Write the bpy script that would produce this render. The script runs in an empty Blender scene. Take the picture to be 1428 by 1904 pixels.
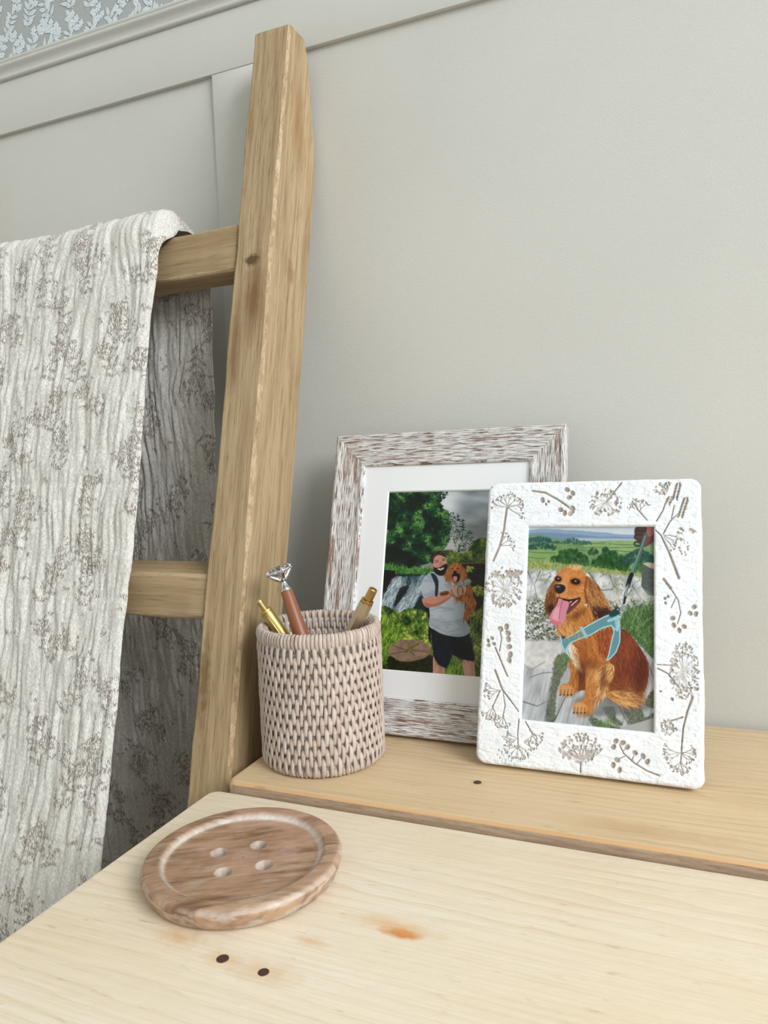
import bpy, bmesh, math, random
import numpy as np
from mathutils import Vector, Matrix, Euler

# ------------------------------------------------------------------ camera, world, light, exposure
S = bpy.context.scene
COL = S.collection
R = math.radians

def camera():
    yaw, pitch, roll = R(-22.7), R(4.03), R(-2.24)
    f = Vector((math.sin(yaw)*math.cos(pitch), math.cos(yaw)*math.cos(pitch), -math.sin(pitch)))
    r = Vector((math.cos(yaw), -math.sin(yaw), 0)); u = r.cross(f)
    r2 = r*math.cos(roll) + u*math.sin(roll); u2 = -r*math.sin(roll) + u*math.cos(roll)
    cam = bpy.data.cameras.new('camera'); o = bpy.data.objects.new('camera', cam); COL.objects.link(o)
    m = Matrix((r2, u2, -f)).transposed().to_4x4(); m.translation = Vector((0, 0, .25)); o.matrix_world = m
    cam.sensor_fit = 'HORIZONTAL'; cam.sensor_width = 36; cam.lens = 36*1368/1428; cam.clip_start = .01
    S.camera = o
camera()

W = bpy.data.worlds.new('daylight'); S.world = W; W.use_nodes = True
W.node_tree.nodes['Background'].inputs[0].default_value = (.90, .97, 1, 1)
W.node_tree.nodes['Background'].inputs[1].default_value = .95

def area(name, loc, aim, sx, sy, power, color):
    l = bpy.data.lights.new(name, 'AREA'); l.shape = 'RECTANGLE'; l.size = sx; l.size_y = sy
    l.energy = power; l.color = color
    o = bpy.data.objects.new(name, l); COL.objects.link(o); o.location = loc
    o.rotation_euler = (Vector(aim)-Vector(loc)).to_track_quat('-Z', 'Y').to_euler()
area('window_light', (2.6, -.95, 1.85), (-.2, .5, .05), 1.7, 1.7, 122, (.955, .99, 1))
S.view_settings.view_transform = 'Standard'; S.view_settings.look = 'None'
S.view_settings.exposure = -0.04; S.view_settings.gamma = 1; S.view_settings.use_curve_mapping = False

# ------------------------------------------------------------------ helpers
rng = np.random.default_rng(7); random.seed(7)

def lin(c):
    return tuple((x/255/12.92 if x/255 <= .04045 else ((x/255+.055)/1.055)**2.4) for x in c)
def lin4(c): return (*lin(c), 1)
def lina(a):
    a = np.clip(a, 0, 255)/255
    return np.where(a <= .04045, a/12.92, ((a+.055)/1.055)**2.4)

def tag(o, label=None, cat=None, group=None, kind=None):
    if label: o['label'] = label
    if cat: o['category'] = cat
    if group: o['group'] = group
    if kind: o['kind'] = kind
    return o
def empty(name, loc=(0, 0, 0)):
    o = bpy.data.objects.new(name, None); COL.objects.link(o); o.location = loc; o.empty_display_size = .02
    return o
def link(name, me, mats, parent=None, smooth=True, loc=None):
    """one mesh object; vertices are given in world space, so the parent's place is taken off"""
    if not isinstance(mats, (list, tuple)): mats = [mats]
    if not me.materials:
        for m in mats: me.materials.append(m)
    o = bpy.data.objects.new(name, me); COL.objects.link(o)
    if parent:
        o.parent = parent
        L = Vector((0, 0, 0)); p = parent
        while p: L += p.location; p = p.parent
        o.location = -L
    if smooth: me.polygons.foreach_set('use_smooth', [True]*len(me.polygons))
    return o
def pydata(name, v, f, mats, parent=None, smooth=True, mi=None):
    me = bpy.data.meshes.new(name); me.from_pydata([tuple(map(float, p)) for p in v], [], f); me.update()
    o = link(name, me, mats, parent, smooth)
    if mi is not None: me.polygons.foreach_set('material_index', mi)
    return o
def frombm(name, bm, mats, parent=None, smooth=True):
    me = bpy.data.meshes.new(name); bmesh.ops.recalc_face_normals(bm, faces=bm.faces); bm.to_mesh(me); bm.free()
    return link(name, me, mats, parent, smooth)
def autosmooth(o, ang=35):
    me = o.data; bm = bmesh.new(); bm.from_mesh(me)
    for e in bm.edges:
        if len(e.link_faces) == 2 and e.calc_face_angle(0) > R(ang): e.smooth = False
    bm.to_mesh(me); bm.free()
def box(name, a, b, mats, parent=None, bevel=0, seg=2):
    bm = bmesh.new(); bmesh.ops.create_cube(bm, size=1)
    for v in bm.verts:
        v.co = Vector([a[i] + (v.co[i]+.5)*(b[i]-a[i]) for i in range(3)])
    if bevel: bmesh.ops.bevel(bm, geom=bm.edges[:], offset=bevel, segments=seg, profile=.5, affect='EDGES')
    return frombm(name, bm, mats, parent, bevel > 0)
def gridmesh(name, P, keep=None, attrs=None, mats=None, parent=None, smooth=True, flip=False):
    """P: (ny,nx,3) numpy positions"""
    ny, nx = P.shape[:2]
    i = np.arange(ny*nx).reshape(ny, nx)
    q = np.stack([i[:-1, :-1], i[:-1, 1:], i[1:, 1:], i[1:, :-1]], -1)
    q = q[keep] if keep is not None else q.reshape(-1, 4)
    q = q.reshape(-1, 4)
    if flip: q = q[:, ::-1]
    me = bpy.data.meshes.new(name)
    me.vertices.add(ny*nx); me.vertices.foreach_set('co', P.reshape(-1).astype(np.float32))
    me.loops.add(q.size); me.loops.foreach_set('vertex_index', q.reshape(-1).astype(np.int32))
    me.polygons.add(len(q)); me.polygons.foreach_set('loop_start', np.arange(0, q.size, 4, dtype=np.int32))
    me.update(calc_edges=True)
    for k, a in (attrs or {}).items():
        if a.ndim == 3:
            c = me.color_attributes.new(k, 'FLOAT_COLOR', 'POINT')
            c.data.foreach_set('color', np.concatenate([a, np.ones(a.shape[:2]+(1,))], -1).reshape(-1).astype(np.float32))
        else:
            c = me.attributes.new(k, 'FLOAT', 'POINT'); c.data.foreach_set('value', a.reshape(-1).astype(np.float32))
    return link(name, me, mats, parent, smooth)
def lathe(prof, n=48, axis=None, org=None, cap=True):
    """profile [(radius, along)] about an axis; returns verts, faces"""
    axis = Vector(axis or (0, 0, 1)).normalized(); org = Vector(org or (0, 0, 0))
    q = axis.to_track_quat('Z', 'Y'); v = []; f = []
    for r, h in prof:
        for k in range(n):
            a = 2*math.pi*k/n; v.append(org + q @ Vector((r*math.cos(a), r*math.sin(a), h)))
    for j in range(len(prof)-1):
        for k in range(n):
            k2 = (k+1) % n; f.append((j*n+k, j*n+k2, (j+1)*n+k2, (j+1)*n+k))
    if cap:
        f.append(tuple(range(n))[::-1]); f.append(tuple(range((len(prof)-1)*n, len(prof)*n)))
    return v, f
def tube(pts, rad, n=10):
    v = []; f = []; pts = [Vector(p) for p in pts]
    if not hasattr(rad, '__len__'): rad = [rad]*len(pts)
    up = None
    for i, p in enumerate(pts):
        d = (pts[min(i+1, len(pts)-1)]-pts[max(i-1, 0)]).normalized()
        if up is None: up = d.orthogonal().normalized()
        up = (up - d*up.dot(d)).normalized(); w = d.cross(up)
        for k in range(n):
            a = 2*math.pi*k/n; v.append(p+(up*math.cos(a)+w*math.sin(a))*rad[i])
    for j in range(len(pts)-1):
        for k in range(n):
            k2 = (k+1) % n; f.append((j*n+k, j*n+k2, (j+1)*n+k2, (j+1)*n+k))
    f.append(tuple(range(n))[::-1]); f.append(tuple(range((len(pts)-1)*n, len(pts)*n)))
    return v, f
def merge(*vf):
    V = []; F = []
    for v, f in vf:
        o = len(V); V += list(v); F += [tuple(i+o for i in q) for q in f]
    return V, F

# ---- numpy noise
def hsh(ix, iy, seed):
    h = (ix.astype(np.int64)*374761393 + iy.astype(np.int64)*668265263 + seed*1442695041) & 0xffffffff
    h = ((h ^ (h >> 13))*1274126177) & 0xffffffff
    return ((h ^ (h >> 16)) & 0xffffff)/float(0xffffff)
def vnoise(x, y, seed=0):
    x, y = np.broadcast_arrays(x, y)
    ix = np.floor(x); iy = np.floor(y); fx = x-ix; fy = y-iy
    fx = fx*fx*(3-2*fx); fy = fy*fy*(3-2*fy)
    a = hsh(ix, iy, seed); b = hsh(ix+1, iy, seed); c = hsh(ix, iy+1, seed); d = hsh(ix+1, iy+1, seed)
    return (a*(1-fx)+b*fx)*(1-fy) + (c*(1-fx)+d*fx)*fy
def fbm(x, y, seed=0, o=4):
    s = 0; a = .5; t = 0
    for k in range(o):
        s = s + a*vnoise(x*2**k, y*2**k, seed+k*17); t += a; a *= .5
    return s/t
def sstep(a, b, x):
    t = np.clip((x-a)/(b-a), 0, 1); return t*t*(3-2*t)

# ---- material helpers
class M:
    def __init__(s, name, rough=.6, metal=0, color=None, spec=.5):
        s.m = bpy.data.materials.new(name); s.m.use_nodes = True; s.nt = s.m.node_tree
        s.b = s.nt.nodes['Principled BSDF']; s.b.inputs['Roughness'].default_value = rough
        s.b.inputs['Metallic'].default_value = metal; s.b.inputs['Specular IOR Level'].default_value = spec
        if color: s.b.inputs['Base Color'].default_value = lin4(color)
    def n(s, t, **k):
        n = s.nt.nodes.new(t)
        for a, v in k.items():
            if a.startswith('i_'):
                key = a[2:]; key = int(key) if key.isdigit() else key.replace('_', ' ')
                s.put(n.inputs[key], v)
            else: setattr(n, a, v)
        return n
    def put(s, inp, v):
        if isinstance(v, bpy.types.NodeSocket): s.nt.links.new(v, inp)
        else: inp.default_value = v
    def obj(s, scale=(1, 1, 1), rot=(0, 0, 0), src='Object', loc=(0, 0, 0)):
        t = s.n('ShaderNodeTexCoord')
        v = t.outputs[src]
        if any(rot): v = s.n('ShaderNodeMapping', i_Vector=v, i_Rotation=rot).outputs[0]
        m = s.n('ShaderNodeMapping', i_Vector=v, i_Scale=scale, i_Location=loc)
        return m.outputs[0]
    def noise(s, vec, scale=1, detail=4, rough=.55, dist=0):
        return s.n('ShaderNodeTexNoise', i_Vector=vec, i_Scale=scale, i_Detail=detail, i_Roughness=rough, i_Distortion=dist).outputs[0]
    def ramp(s, fac, a, b, lo=0., hi=1.):
        return s.n('ShaderNodeMapRange', i_0=fac, i_1=a, i_2=b, i_3=lo, i_4=hi, clamp=True).outputs[0]
    def math(s, op, a, b=0.):
        return s.n('ShaderNodeMath', operation=op, i_0=a, i_1=b).outputs[0]
    def mix(s, fac, a, b):
        n = s.n('ShaderNodeMix', data_type='RGBA'); s.put(n.inputs[0], fac)
        s.put(n.inputs[6], lin4(a) if isinstance(a, tuple) else a); s.put(n.inputs[7], lin4(b) if isinstance(b, tuple) else b)
        return n.outputs[2]
    def attr(s, name, col=False):
        n = s.n('ShaderNodeAttribute', attribute_name=name); return n.outputs[0 if col else 2]
    def spot(s, base, centre, rad, color, strength=1., soft=.4, wob=.35, wsc=60):
        """a knot or stain of its own shape at one place of the thing"""
        p = s.obj(); d = s.n('ShaderNodeVectorMath', operation='SUBTRACT', i_0=p, i_1=centre).outputs[0]
        d = s.n('ShaderNodeVectorMath', operation='DIVIDE', i_0=d, i_1=rad).outputs[0]
        l = s.n('ShaderNodeVectorMath', operation='LENGTH', i_0=d).outputs['Value']
        l = s.math('ADD', l, s.ramp(s.noise(p, wsc, 3), 0, 1, -wob, wob))
        return s.mix(s.ramp(l, 1-soft, 1+soft*.3, strength, 0.), base, color)
    def out(s, color=None, rough=None, bumps=()):
        if color is not None: s.put(s.b.inputs['Base Color'], color)
        if rough is not None: s.put(s.b.inputs['Roughness'], rough)
        prev = None
        for h, dist, st in bumps:
            b = s.n('ShaderNodeBump', i_Height=h, i_Distance=dist, i_Strength=st)
            if prev: s.put(b.inputs['Normal'], prev)
            prev = b.outputs[0]
        if prev: s.put(s.b.inputs['Normal'], prev)
        return s.m

# ---- painter for flat prints and relief
class Canvas:
    def __init__(s, w, h, sc, bg=(255, 255, 255)):
        s.sc = sc; s.w = int(w*sc); s.h = int(h*sc)
        s.c = np.ones((s.h, s.w, 3))*np.array(bg, float)
        s.y, s.x = np.mgrid[0:s.h, 0:s.w].astype(float); s.x /= sc; s.y /= sc
        s.full = (slice(0, s.h), slice(0, s.w))
    def win(s, pts, pad):
        p = np.array(pts, float)
        x0, y0 = (p.min(0)-pad)*s.sc; x1, y1 = (p.max(0)+pad)*s.sc
        return slice(max(0, int(y0)), max(0, min(s.h, int(y1)+2))), slice(max(0, int(x0)), max(0, min(s.w, int(x1)+2)))
    def blend(s, w, a, col):
        c = col if isinstance(col, np.ndarray) and col.ndim == 3 else np.array(col, float)
        if s.c.shape[2] == 1: c = np.array(c).reshape(-1)[:1]
        s.c[w] = s.c[w]*(1-a[..., None]) + c*a[..., None]
    def smooth(s, pts, n=6):
        p = np.array(pts, float); o = []; N = len(p)
        for i in range(N):
            a, b, c, d = p[i-1], p[i], p[(i+1) % N], p[(i+2) % N]
            for k in range(n):
                t = k/n; o.append(.5*((2*b)+(-a+c)*t+(2*a-5*b+4*c-d)*t*t+(-a+3*b-3*c+d)*t**3))
        return np.array(o)
    def sdf(s, pts, w, wob=0, wsc=.05, seed=0):
        X = s.x[w]; Y = s.y[w]
        if wob:
            X = X + (fbm(X*wsc, Y*wsc, seed+3, 3)-.5)*2*wob; Y = Y + (fbm(X*wsc, Y*wsc, seed+9, 3)-.5)*2*wob
        d = np.full(X.shape, 1e18); ins = np.zeros(X.shape, bool); n = len(pts)
        for i in range(n):
            x1, y1 = pts[i]; x2, y2 = pts[(i+1) % n]; ex, ey = x2-x1, y2-y1; L = ex*ex+ey*ey+1e-9
            t = np.clip(((X-x1)*ex+(Y-y1)*ey)/L, 0, 1); d = np.minimum(d, (X-x1-t*ex)**2+(Y-y1-t*ey)**2)
            if y1 != y2:
                ins ^= ((y1 > Y) != (y2 > Y)) & (X < (x2-x1)*(Y-y1)/(y2-y1)+x1)
        return np.where(ins, 1, -1)*np.sqrt(d)
    def poly(s, pts, col, soft=3, alpha=1, smooth=True, wob=0, wsc=.05, seed=0, tex=0, tsc=.05):
        p = s.smooth(pts) if smooth else np.array(pts, float)
        w = s.win(p, soft+wob+2); d = s.sdf(p, w, wob, wsc, seed)
        a = sstep(-soft, soft, d)*alpha
        c = np.array(col, float)
        if tex:
            n = fbm(s.x[w]*tsc, s.y[w]*tsc, seed+31, 4)[..., None]; c = c*(1+(n-.5)*2*tex)
        s.blend(w, a, c)
        return w, d
    def line(s, pts, wd, col, alpha=1, soft=1.5):
        p = np.array(pts, float); wd = np.atleast_1d(wd)
        if len(wd) == 1: wd = np.repeat(wd, len(p))
        w = s.win(p, wd.max()+soft+1); X = s.x[w]; Y = s.y[w]
        if X.size == 0: return
        a = np.zeros(X.shape)
        for i in range(len(p)-1):
            ex, ey = p[i+1]-p[i]; L = ex*ex+ey*ey+1e-9
            t = np.clip(((X-p[i, 0])*ex+(Y-p[i, 1])*ey)/L, 0, 1)
            d = np.hypot(X-p[i, 0]-t*ex, Y-p[i, 1]-t*ey); r = (wd[i]*(1-t)+wd[i+1]*t)/2
            a = np.maximum(a, 1-sstep(r-soft, r+soft, d))
        s.blend(w, a*alpha, col)
    def ell(s, cx, cy, rx, ry, col, ang=0, soft=.25, alpha=1):
        m = max(rx, ry)*(1+soft); w = s.win([(cx, cy)], m+1); X = s.x[w]-cx; Y = s.y[w]-cy
        if X.size == 0: return
        c, q = math.cos(ang), math.sin(ang)
        d = np.hypot((X*c+Y*q)/rx, (-X*q+Y*c)/ry)
        s.blend(w, (1-sstep(1-soft, 1+soft, d))*alpha, col)
    def strokes(s, pts, n, ang, L, wd, cols, alpha=.6, jit=.3, seed=0, curve=.3, smooth=True):
        """many short hairs or blades inside an outline; ang may be a function of place"""
        g = np.random.default_rng(seed); p = s.smooth(pts, 4) if smooth else np.array(pts, float)
        lo, hi = p.min(0), p.max(0); k = 0; tries = 0
        cols = [np.array(c, float) for c in cols]
        while k < n and tries < n*6:
            tries += 1
            x, y = g.uniform(lo, hi)
            j = False; m = len(p)
            x1, y1 = p[:, 0], p[:, 1]; x2, y2 = np.roll(x1, -1), np.roll(y1, -1)
            c = ((y1 > y) != (y2 > y)); 
            xc = (x2[c]-x1[c])*(y-y1[c])/(y2[c]-y1[c])+x1[c]
            if (np.sum(x < xc) % 2) == 0: continue
            k += 1
            a = (ang(x, y) if callable(ang) else ang)+g.normal()*jit; l = L*g.uniform(.6, 1.3); b = a+g.normal()*curve
            q = [(x, y), (x+math.cos(a)*l/2, y+math.sin(a)*l/2), (x+math.cos(a)*l/2+math.cos(b)*l/2, y+math.sin(a)*l/2+math.sin(b)*l/2)]
            s.line(q, [wd, wd*.8, wd*.3], cols[g.integers(len(cols))]*g.uniform(.9, 1.1), alpha*g.uniform(.5, 1), 1.2)
    def sample(s, X, Y):
        x = np.clip(X*s.sc, 0, s.w-1.001); y = np.clip(Y*s.sc, 0, s.h-1.001)
        i = x.astype(int); j = y.astype(int); fx = (x-i)[..., None]; fy = (y-j)[..., None]; c = s.c
        return (c[j, i]*(1-fx)+c[j, i+1]*fx)*(1-fy)+(c[j+1, i]*(1-fx)+c[j+1, i+1]*fx)*fy
def homog(src, dst):
    A = []; b = []
    for (x, y), (u, v) in zip(src, dst):
        A += [[x, y, 1, 0, 0, 0, -u*x, -u*y], [0, 0, 0, x, y, 1, -v*x, -v*y]]; b += [u, v]
    h = np.append(np.linalg.solve(np.array(A, float), np.array(b, float)), 1).reshape(3, 3)
    def f(X, Y):
        w = h[2, 0]*X+h[2, 1]*Y+h[2, 2]
        return (h[0, 0]*X+h[0, 1]*Y+h[0, 2])/w, (h[1, 0]*X+h[1, 1]*Y+h[1, 2])/w
    return f

# ------------------------------------------------------------------ materials
def paint_mat(name, col, stip=.3):
    m = M(name, .55); p = m.obj()
    n = m.noise(p, 700, 3, .6); big = m.noise(p, 5, 2)
    c = m.mix(m.ramp(big, .3, .7), tuple(x-3 for x in col), tuple(x+2 for x in col))
    return m.out(c, None, [(n, .0006, stip), (m.noise(p, 1800, 2), .0003, .4)])
MAT_WALL = paint_mat('sage_wall_paint', (212, 211, 205))
MAT_TRIM = paint_mat('sage_trim_paint', (213, 212, 206), .2)
MAT_PAPER = M('wallpaper_ground', .75, color=(176, 180, 180)).out()
MAT_LEAF = M('wallpaper_leaf_ink', .7, color=(226, 234, 238)).out()
MAT_VEIN = M('wallpaper_vein_ink', .7, color=(176, 188, 194)).out()
def carpet():
    m = M('carpet_wool', .95); p = m.obj()
    return m.out(m.mix(m.noise(p, 400, 3), (96, 86, 76), (128, 118, 104)), None, [(m.noise(p, 500, 3), .004, .8)])
MAT_FLOOR = carpet()

def pine(name, base, dark, pale, seed, rings=46, spots=()):
    m = M(name, .5, spec=.25)
    v = m.obj((.55, 1, 1), loc=(seed, seed*.7, 0))
    warp = m.noise(m.obj((2.2, 9, 9), loc=(seed, 0, 0)), 1, 3)
    off = m.n('ShaderNodeVectorMath', operation='SCALE', i_0=m.n('ShaderNodeCombineXYZ', i_1=warp).outputs[0], i_3=.055).outputs[0]
    vv = m.n('ShaderNodeVectorMath', operation='ADD', i_0=v, i_1=off).outputs[0]
    wave = m.n('ShaderNodeTexWave', wave_type='BANDS', bands_direction='Y', wave_profile='SAW', i_Vector=vv, i_Scale=rings, i_Distortion=1.6, i_Detail=2, i_Detail_Scale=1.5).outputs[1]
    wave = m.math('POWER', wave, 3.)
    vis = m.ramp(m.noise(m.obj((3, 14, 1), loc=(seed, 3, 0)), 1, 2), .42, .62)
    fine = m.noise(m.obj((14, 420, 60), loc=(seed, 0, 0)), 1, 4)
    c = m.mix(m.ramp(m.noise(m.obj((3, 10, 1), loc=(seed, 0, 0)), 1, 3), .3, .72), pale, base)
    c = m.mix(m.math('MULTIPLY', m.math('MULTIPLY', wave, vis), .55), c, dark)
    c = m.mix(m.ramp(fine, .45, .8, 0, .35), c, dark)
    fl = m.noise(m.obj((45, 190, 30), loc=(seed, 9, 0)), 1, 3, .6)
    c = m.mix(m.ramp(fl, .64, .76, 0, .45), c, tuple(int(x*.86) for x in dark))
    for s_ in spots: c = m.spot(c, *s_)
    return m.out(c, m.ramp(fine, .2, .8, .42, .62), [(fine, .0006, .5), (wave, .0006, .25), (m.noise(m.obj((90, 160, 90)), 1, 2), .0012, .25)])

def aged(name, rot, sc, base, dark, pale, spots=(), wear=.5):
    """weathered wax-finished wood, grain along the long axis"""
    m = M(name, .62, spec=.3)
    L = m.obj(tuple(sc), rot)
    g1 = m.noise(L, 1, 5, .6); g2 = m.noise(L, 3.1, 4, .7); big = m.noise(m.obj(tuple(x*.09 for x in sc), rot), 1, 4, .6)
    c = m.mix(m.ramp(big, .35, .65), base, pale)
    c = m.mix(m.ramp(g1, .42, .75, 0, wear), c, dark)
    c = m.mix(m.ramp(g2, .55, .75, 0, wear*.9), c, tuple(int(x*.72) for x in dark))
    pits = m.noise(m.obj(tuple(x*4 for x in sc), rot), 1, 2, .8)
    c = m.mix(m.ramp(pits, .62, .72, 0, .5), c, tuple(int(x*.6) for x in dark))
    for s_ in spots: c = m.spot(c, *s_)
    return m.out(c, None, [(g2, .0012, .5), (pits, .0006, .5)])
SL = math.atan(.2436)
POST_SPOTS = [((-.368, .5886, .437), (.009, .02, .006), (70, 48, 26), .85, .5, .7, 260),
              ((-.362, .580, .405), (.011, .03, .045), (116, 80, 42), .75, .8, .5, 50),
              ((-.378, .572, .36), (.006, .03, .05), (122, 88, 50), .6, .8, .5, 50),
              ((-.3475, .625, .43), (.008, .008, .012), (132, 100, 62), .6, .6, .6, 200),
              ((-.3475, .655, .58), (.01, .012, .05), (150, 106, 62), .6, .9, .5, 40),
              ((-.38, .50, .07), (.006, .02, .045), (105, 74, 38), .65, .7, .8, 120),
              ((-.384, .637, .555), (.006, .02, .05), (128, 92, 52), .55, .8, .5, 50)]
MAT_POST = aged('aged_ladder_wood', (SL, 0, 0), (170, 170, 9), (174, 149, 113), (124, 96, 64), (190, 166, 130), POST_SPOTS, .75)
MAT_EDGE = aged('worn_ladder_edge', (SL, 0, 0), (300, 300, 90), (186, 160, 124), (140, 108, 74), (232, 208, 176), (), .9)
MAT_RUNG = aged('aged_rung_wood', (0, 0, 0), (7, 170, 170), (168, 143, 108), (122, 96, 64), (182, 158, 124), (), .55)

# ------------------------------------------------------------------ the setting
WY = .695; FY = .6894
def build_room():
    w = box('wall_back', (-3, WY, -.75), (2.2, WY+.12, 2.3), MAT_WALL); tag(w, kind='structure')
    pp = box('wallpaper', (-3, WY-.0006, .742), (2.2, WY+.001, 2.3), MAT_PAPER, w)
    f = box('floor', (-3, -2.6, -.8), (2.2, WY+.1, -.75), MAT_FLOOR); tag(f, kind='structure')
    # leaf print of the wallpaper
    V = []; F = []; mi = []
    g = random.Random(5); yb = WY-.0009; y0 = yb
    def leaf(x, z, a, L, w, lobed):
        n = 6; pts = []
        for i in range(n+1):
            t = i/n; h = math.sin(math.pi*t**.85)*w
            if lobed: h = w*(.35+.65*abs(math.sin(math.pi*2.5*t+.4)))*math.sin(math.pi*min(1, t*1.02)**.7)*1.25
            pts.append((t*L, h))
        out = pts + [(t, -h) for t, h in pts[::-1][1:-1]]
        c, s = math.cos(a), math.sin(a); b = len(V); y0 = yb-g.uniform(0, .0004)
        V.append((x+c*L*.5, y0, z+s*L*.5))
        for t, h in out: V.append((x+c*t-s*h, y0, z+s*t+c*h))
        m = len(out)
        for i in range(m): F.append((b, b+1+i, b+1+(i+1) % m)); mi.append(0)
        b = len(V); vw = .00028; yy = y0-.0001
        for t, h in ((L*.1, vw), (L*.75, vw*.6), (L*.75, -vw*.6), (L*.1, -vw)): V.append((x+c*t-s*h, yy, z+s*t+c*h))
        F.append((b, b+1, b+2, b+3)); mi.append(1)
    def stem(pts, w):
        for (x1, z1), (x2, z2) in zip(pts, pts[1:]):
            d = math.hypot(x2-x1, z2-z1)+1e-9; nx, nz = -(z2-z1)/d*w, (x2-x1)/d*w; b = len(V)
            V.extend([(x1+nx, y0, z1+nz), (x2+nx, y0, z2+nz), (x2-nx, y0, z2-nz), (x1-nx, y0, z1-nz)]); F.append((b, b+1, b+2, b+3)); mi.append(0)
    z = .752; row = 0
    while z < 1.16:
        x = -1.315+(row % 2)*.012
        while x < .95:
            cx = x+g.uniform(-.003, .003); cz = z+g.uniform(-.003, .003); a = g.choice([.6, 1.2, 2.0, 2.6])+g.uniform(-.3, .3)
            kk = g.uniform(-40, 40); p = []; t = -.012
            while t <= .0121:
                b = a+t*kk; p.append((cx+math.cos(b)*t, cz+math.sin(b)*t)); t += .003
            stem(p, .00042)
            if row % 2 == 0:
                for i, q in enumerate(p[1::2]):
                    for sd in (1, -1):
                        leaf(q[0], q[1], a+sd*g.uniform(.7, 1.1), g.uniform(.010, .014), g.uniform(.0019, .0027), False)
                leaf(*p[-1], a, .012, .0022, False)
            else:
                for i, q in enumerate(p[1::3]):
                    for sd in (1, -1):
                        leaf(q[0], q[1], a+sd*g.uniform(.6, 1.2), g.uniform(.009, .012), g.uniform(.0036, .0046), True)
                leaf(*p[-1], a, .011, .003, True)
            x += .031
        z += .0205; row += 1
    o = pydata('leaf_print', V, F, [MAT_LEAF, MAT_VEIN], w, False, mi); tag(o, kind='stuff')
    # rail, moulding, stiles, baseboard
    t = box('trim_1', (-3, FY, .6672), (2.2, WY+.001, .7275), MAT_TRIM, None, .0007); tag(t, 'painted flat top rail of the wall panelling', kind='structure')
    prof = [(WY, .7275), (.6868, .7275), (.6850, .7285), (.6838, .7300), (.6846, .7315), (.6868, .7325), (.6862, .7345), (.6835, .7370), (.6800, .7390), (.6778, .7402), (.6770, .7412),
            (.6770, .7428), (.6782, .7436), (.6790, .7438), (.6776, .7446), (.6768, .7458), (.6772, .7474), (.6800, .7482), (WY, .7482)]
    v = []; f = []
    for x in (-3, 2.2): v += [(x, a if a > .69 else .6868-(.6868-a)*.62, b) for a, b in prof]
    n = len(prof); f = [(i, i+1, n+i+1, n+i) for i in range(n-1)]
    o = pydata('trim_2', v, f, MAT_TRIM, None, True); autosmooth(o, 50); tag(o, 'ogee dado moulding along the top of the panelling', kind='structure')
    for i, (a, b) in enumerate(((-.4682, -.416), (.17, .215), (-1.11, -1.065), (.81, .855))):
        t = box('trim_%d' % (i+3), (a, FY+.0002, -.60), (b, WY+.001, .6668), MAT_TRIM, None, .0006); tag(t, kind='structure')
    t = box('baseboard_back', (-3, FY-.012, -.75), (2.2, WY+.001, -.60), MAT_TRIM, None, .004); tag(t, kind='structure')
build_room()
def build_shell():  # walls and ceiling out of view, added to cut the ambient light
    white = M('ceiling_paint', .8, color=(236, 236, 232)).out()
    for n, a, b, m in (('unseen_wall_left', (-1.45, -2.6, -.75), (-1.33, WY, 2.3), MAT_WALL), ('unseen_wall_front', (-1.45, -2.7, -.75), (2.2, -2.601, 2.3), MAT_WALL), ('unseen_ceiling', (-1.45, -2.6, 2.301), (2.2, WY+.1, 2.4), white)):
        tag(box(n, a, b, m), kind='structure')
build_shell()

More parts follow.
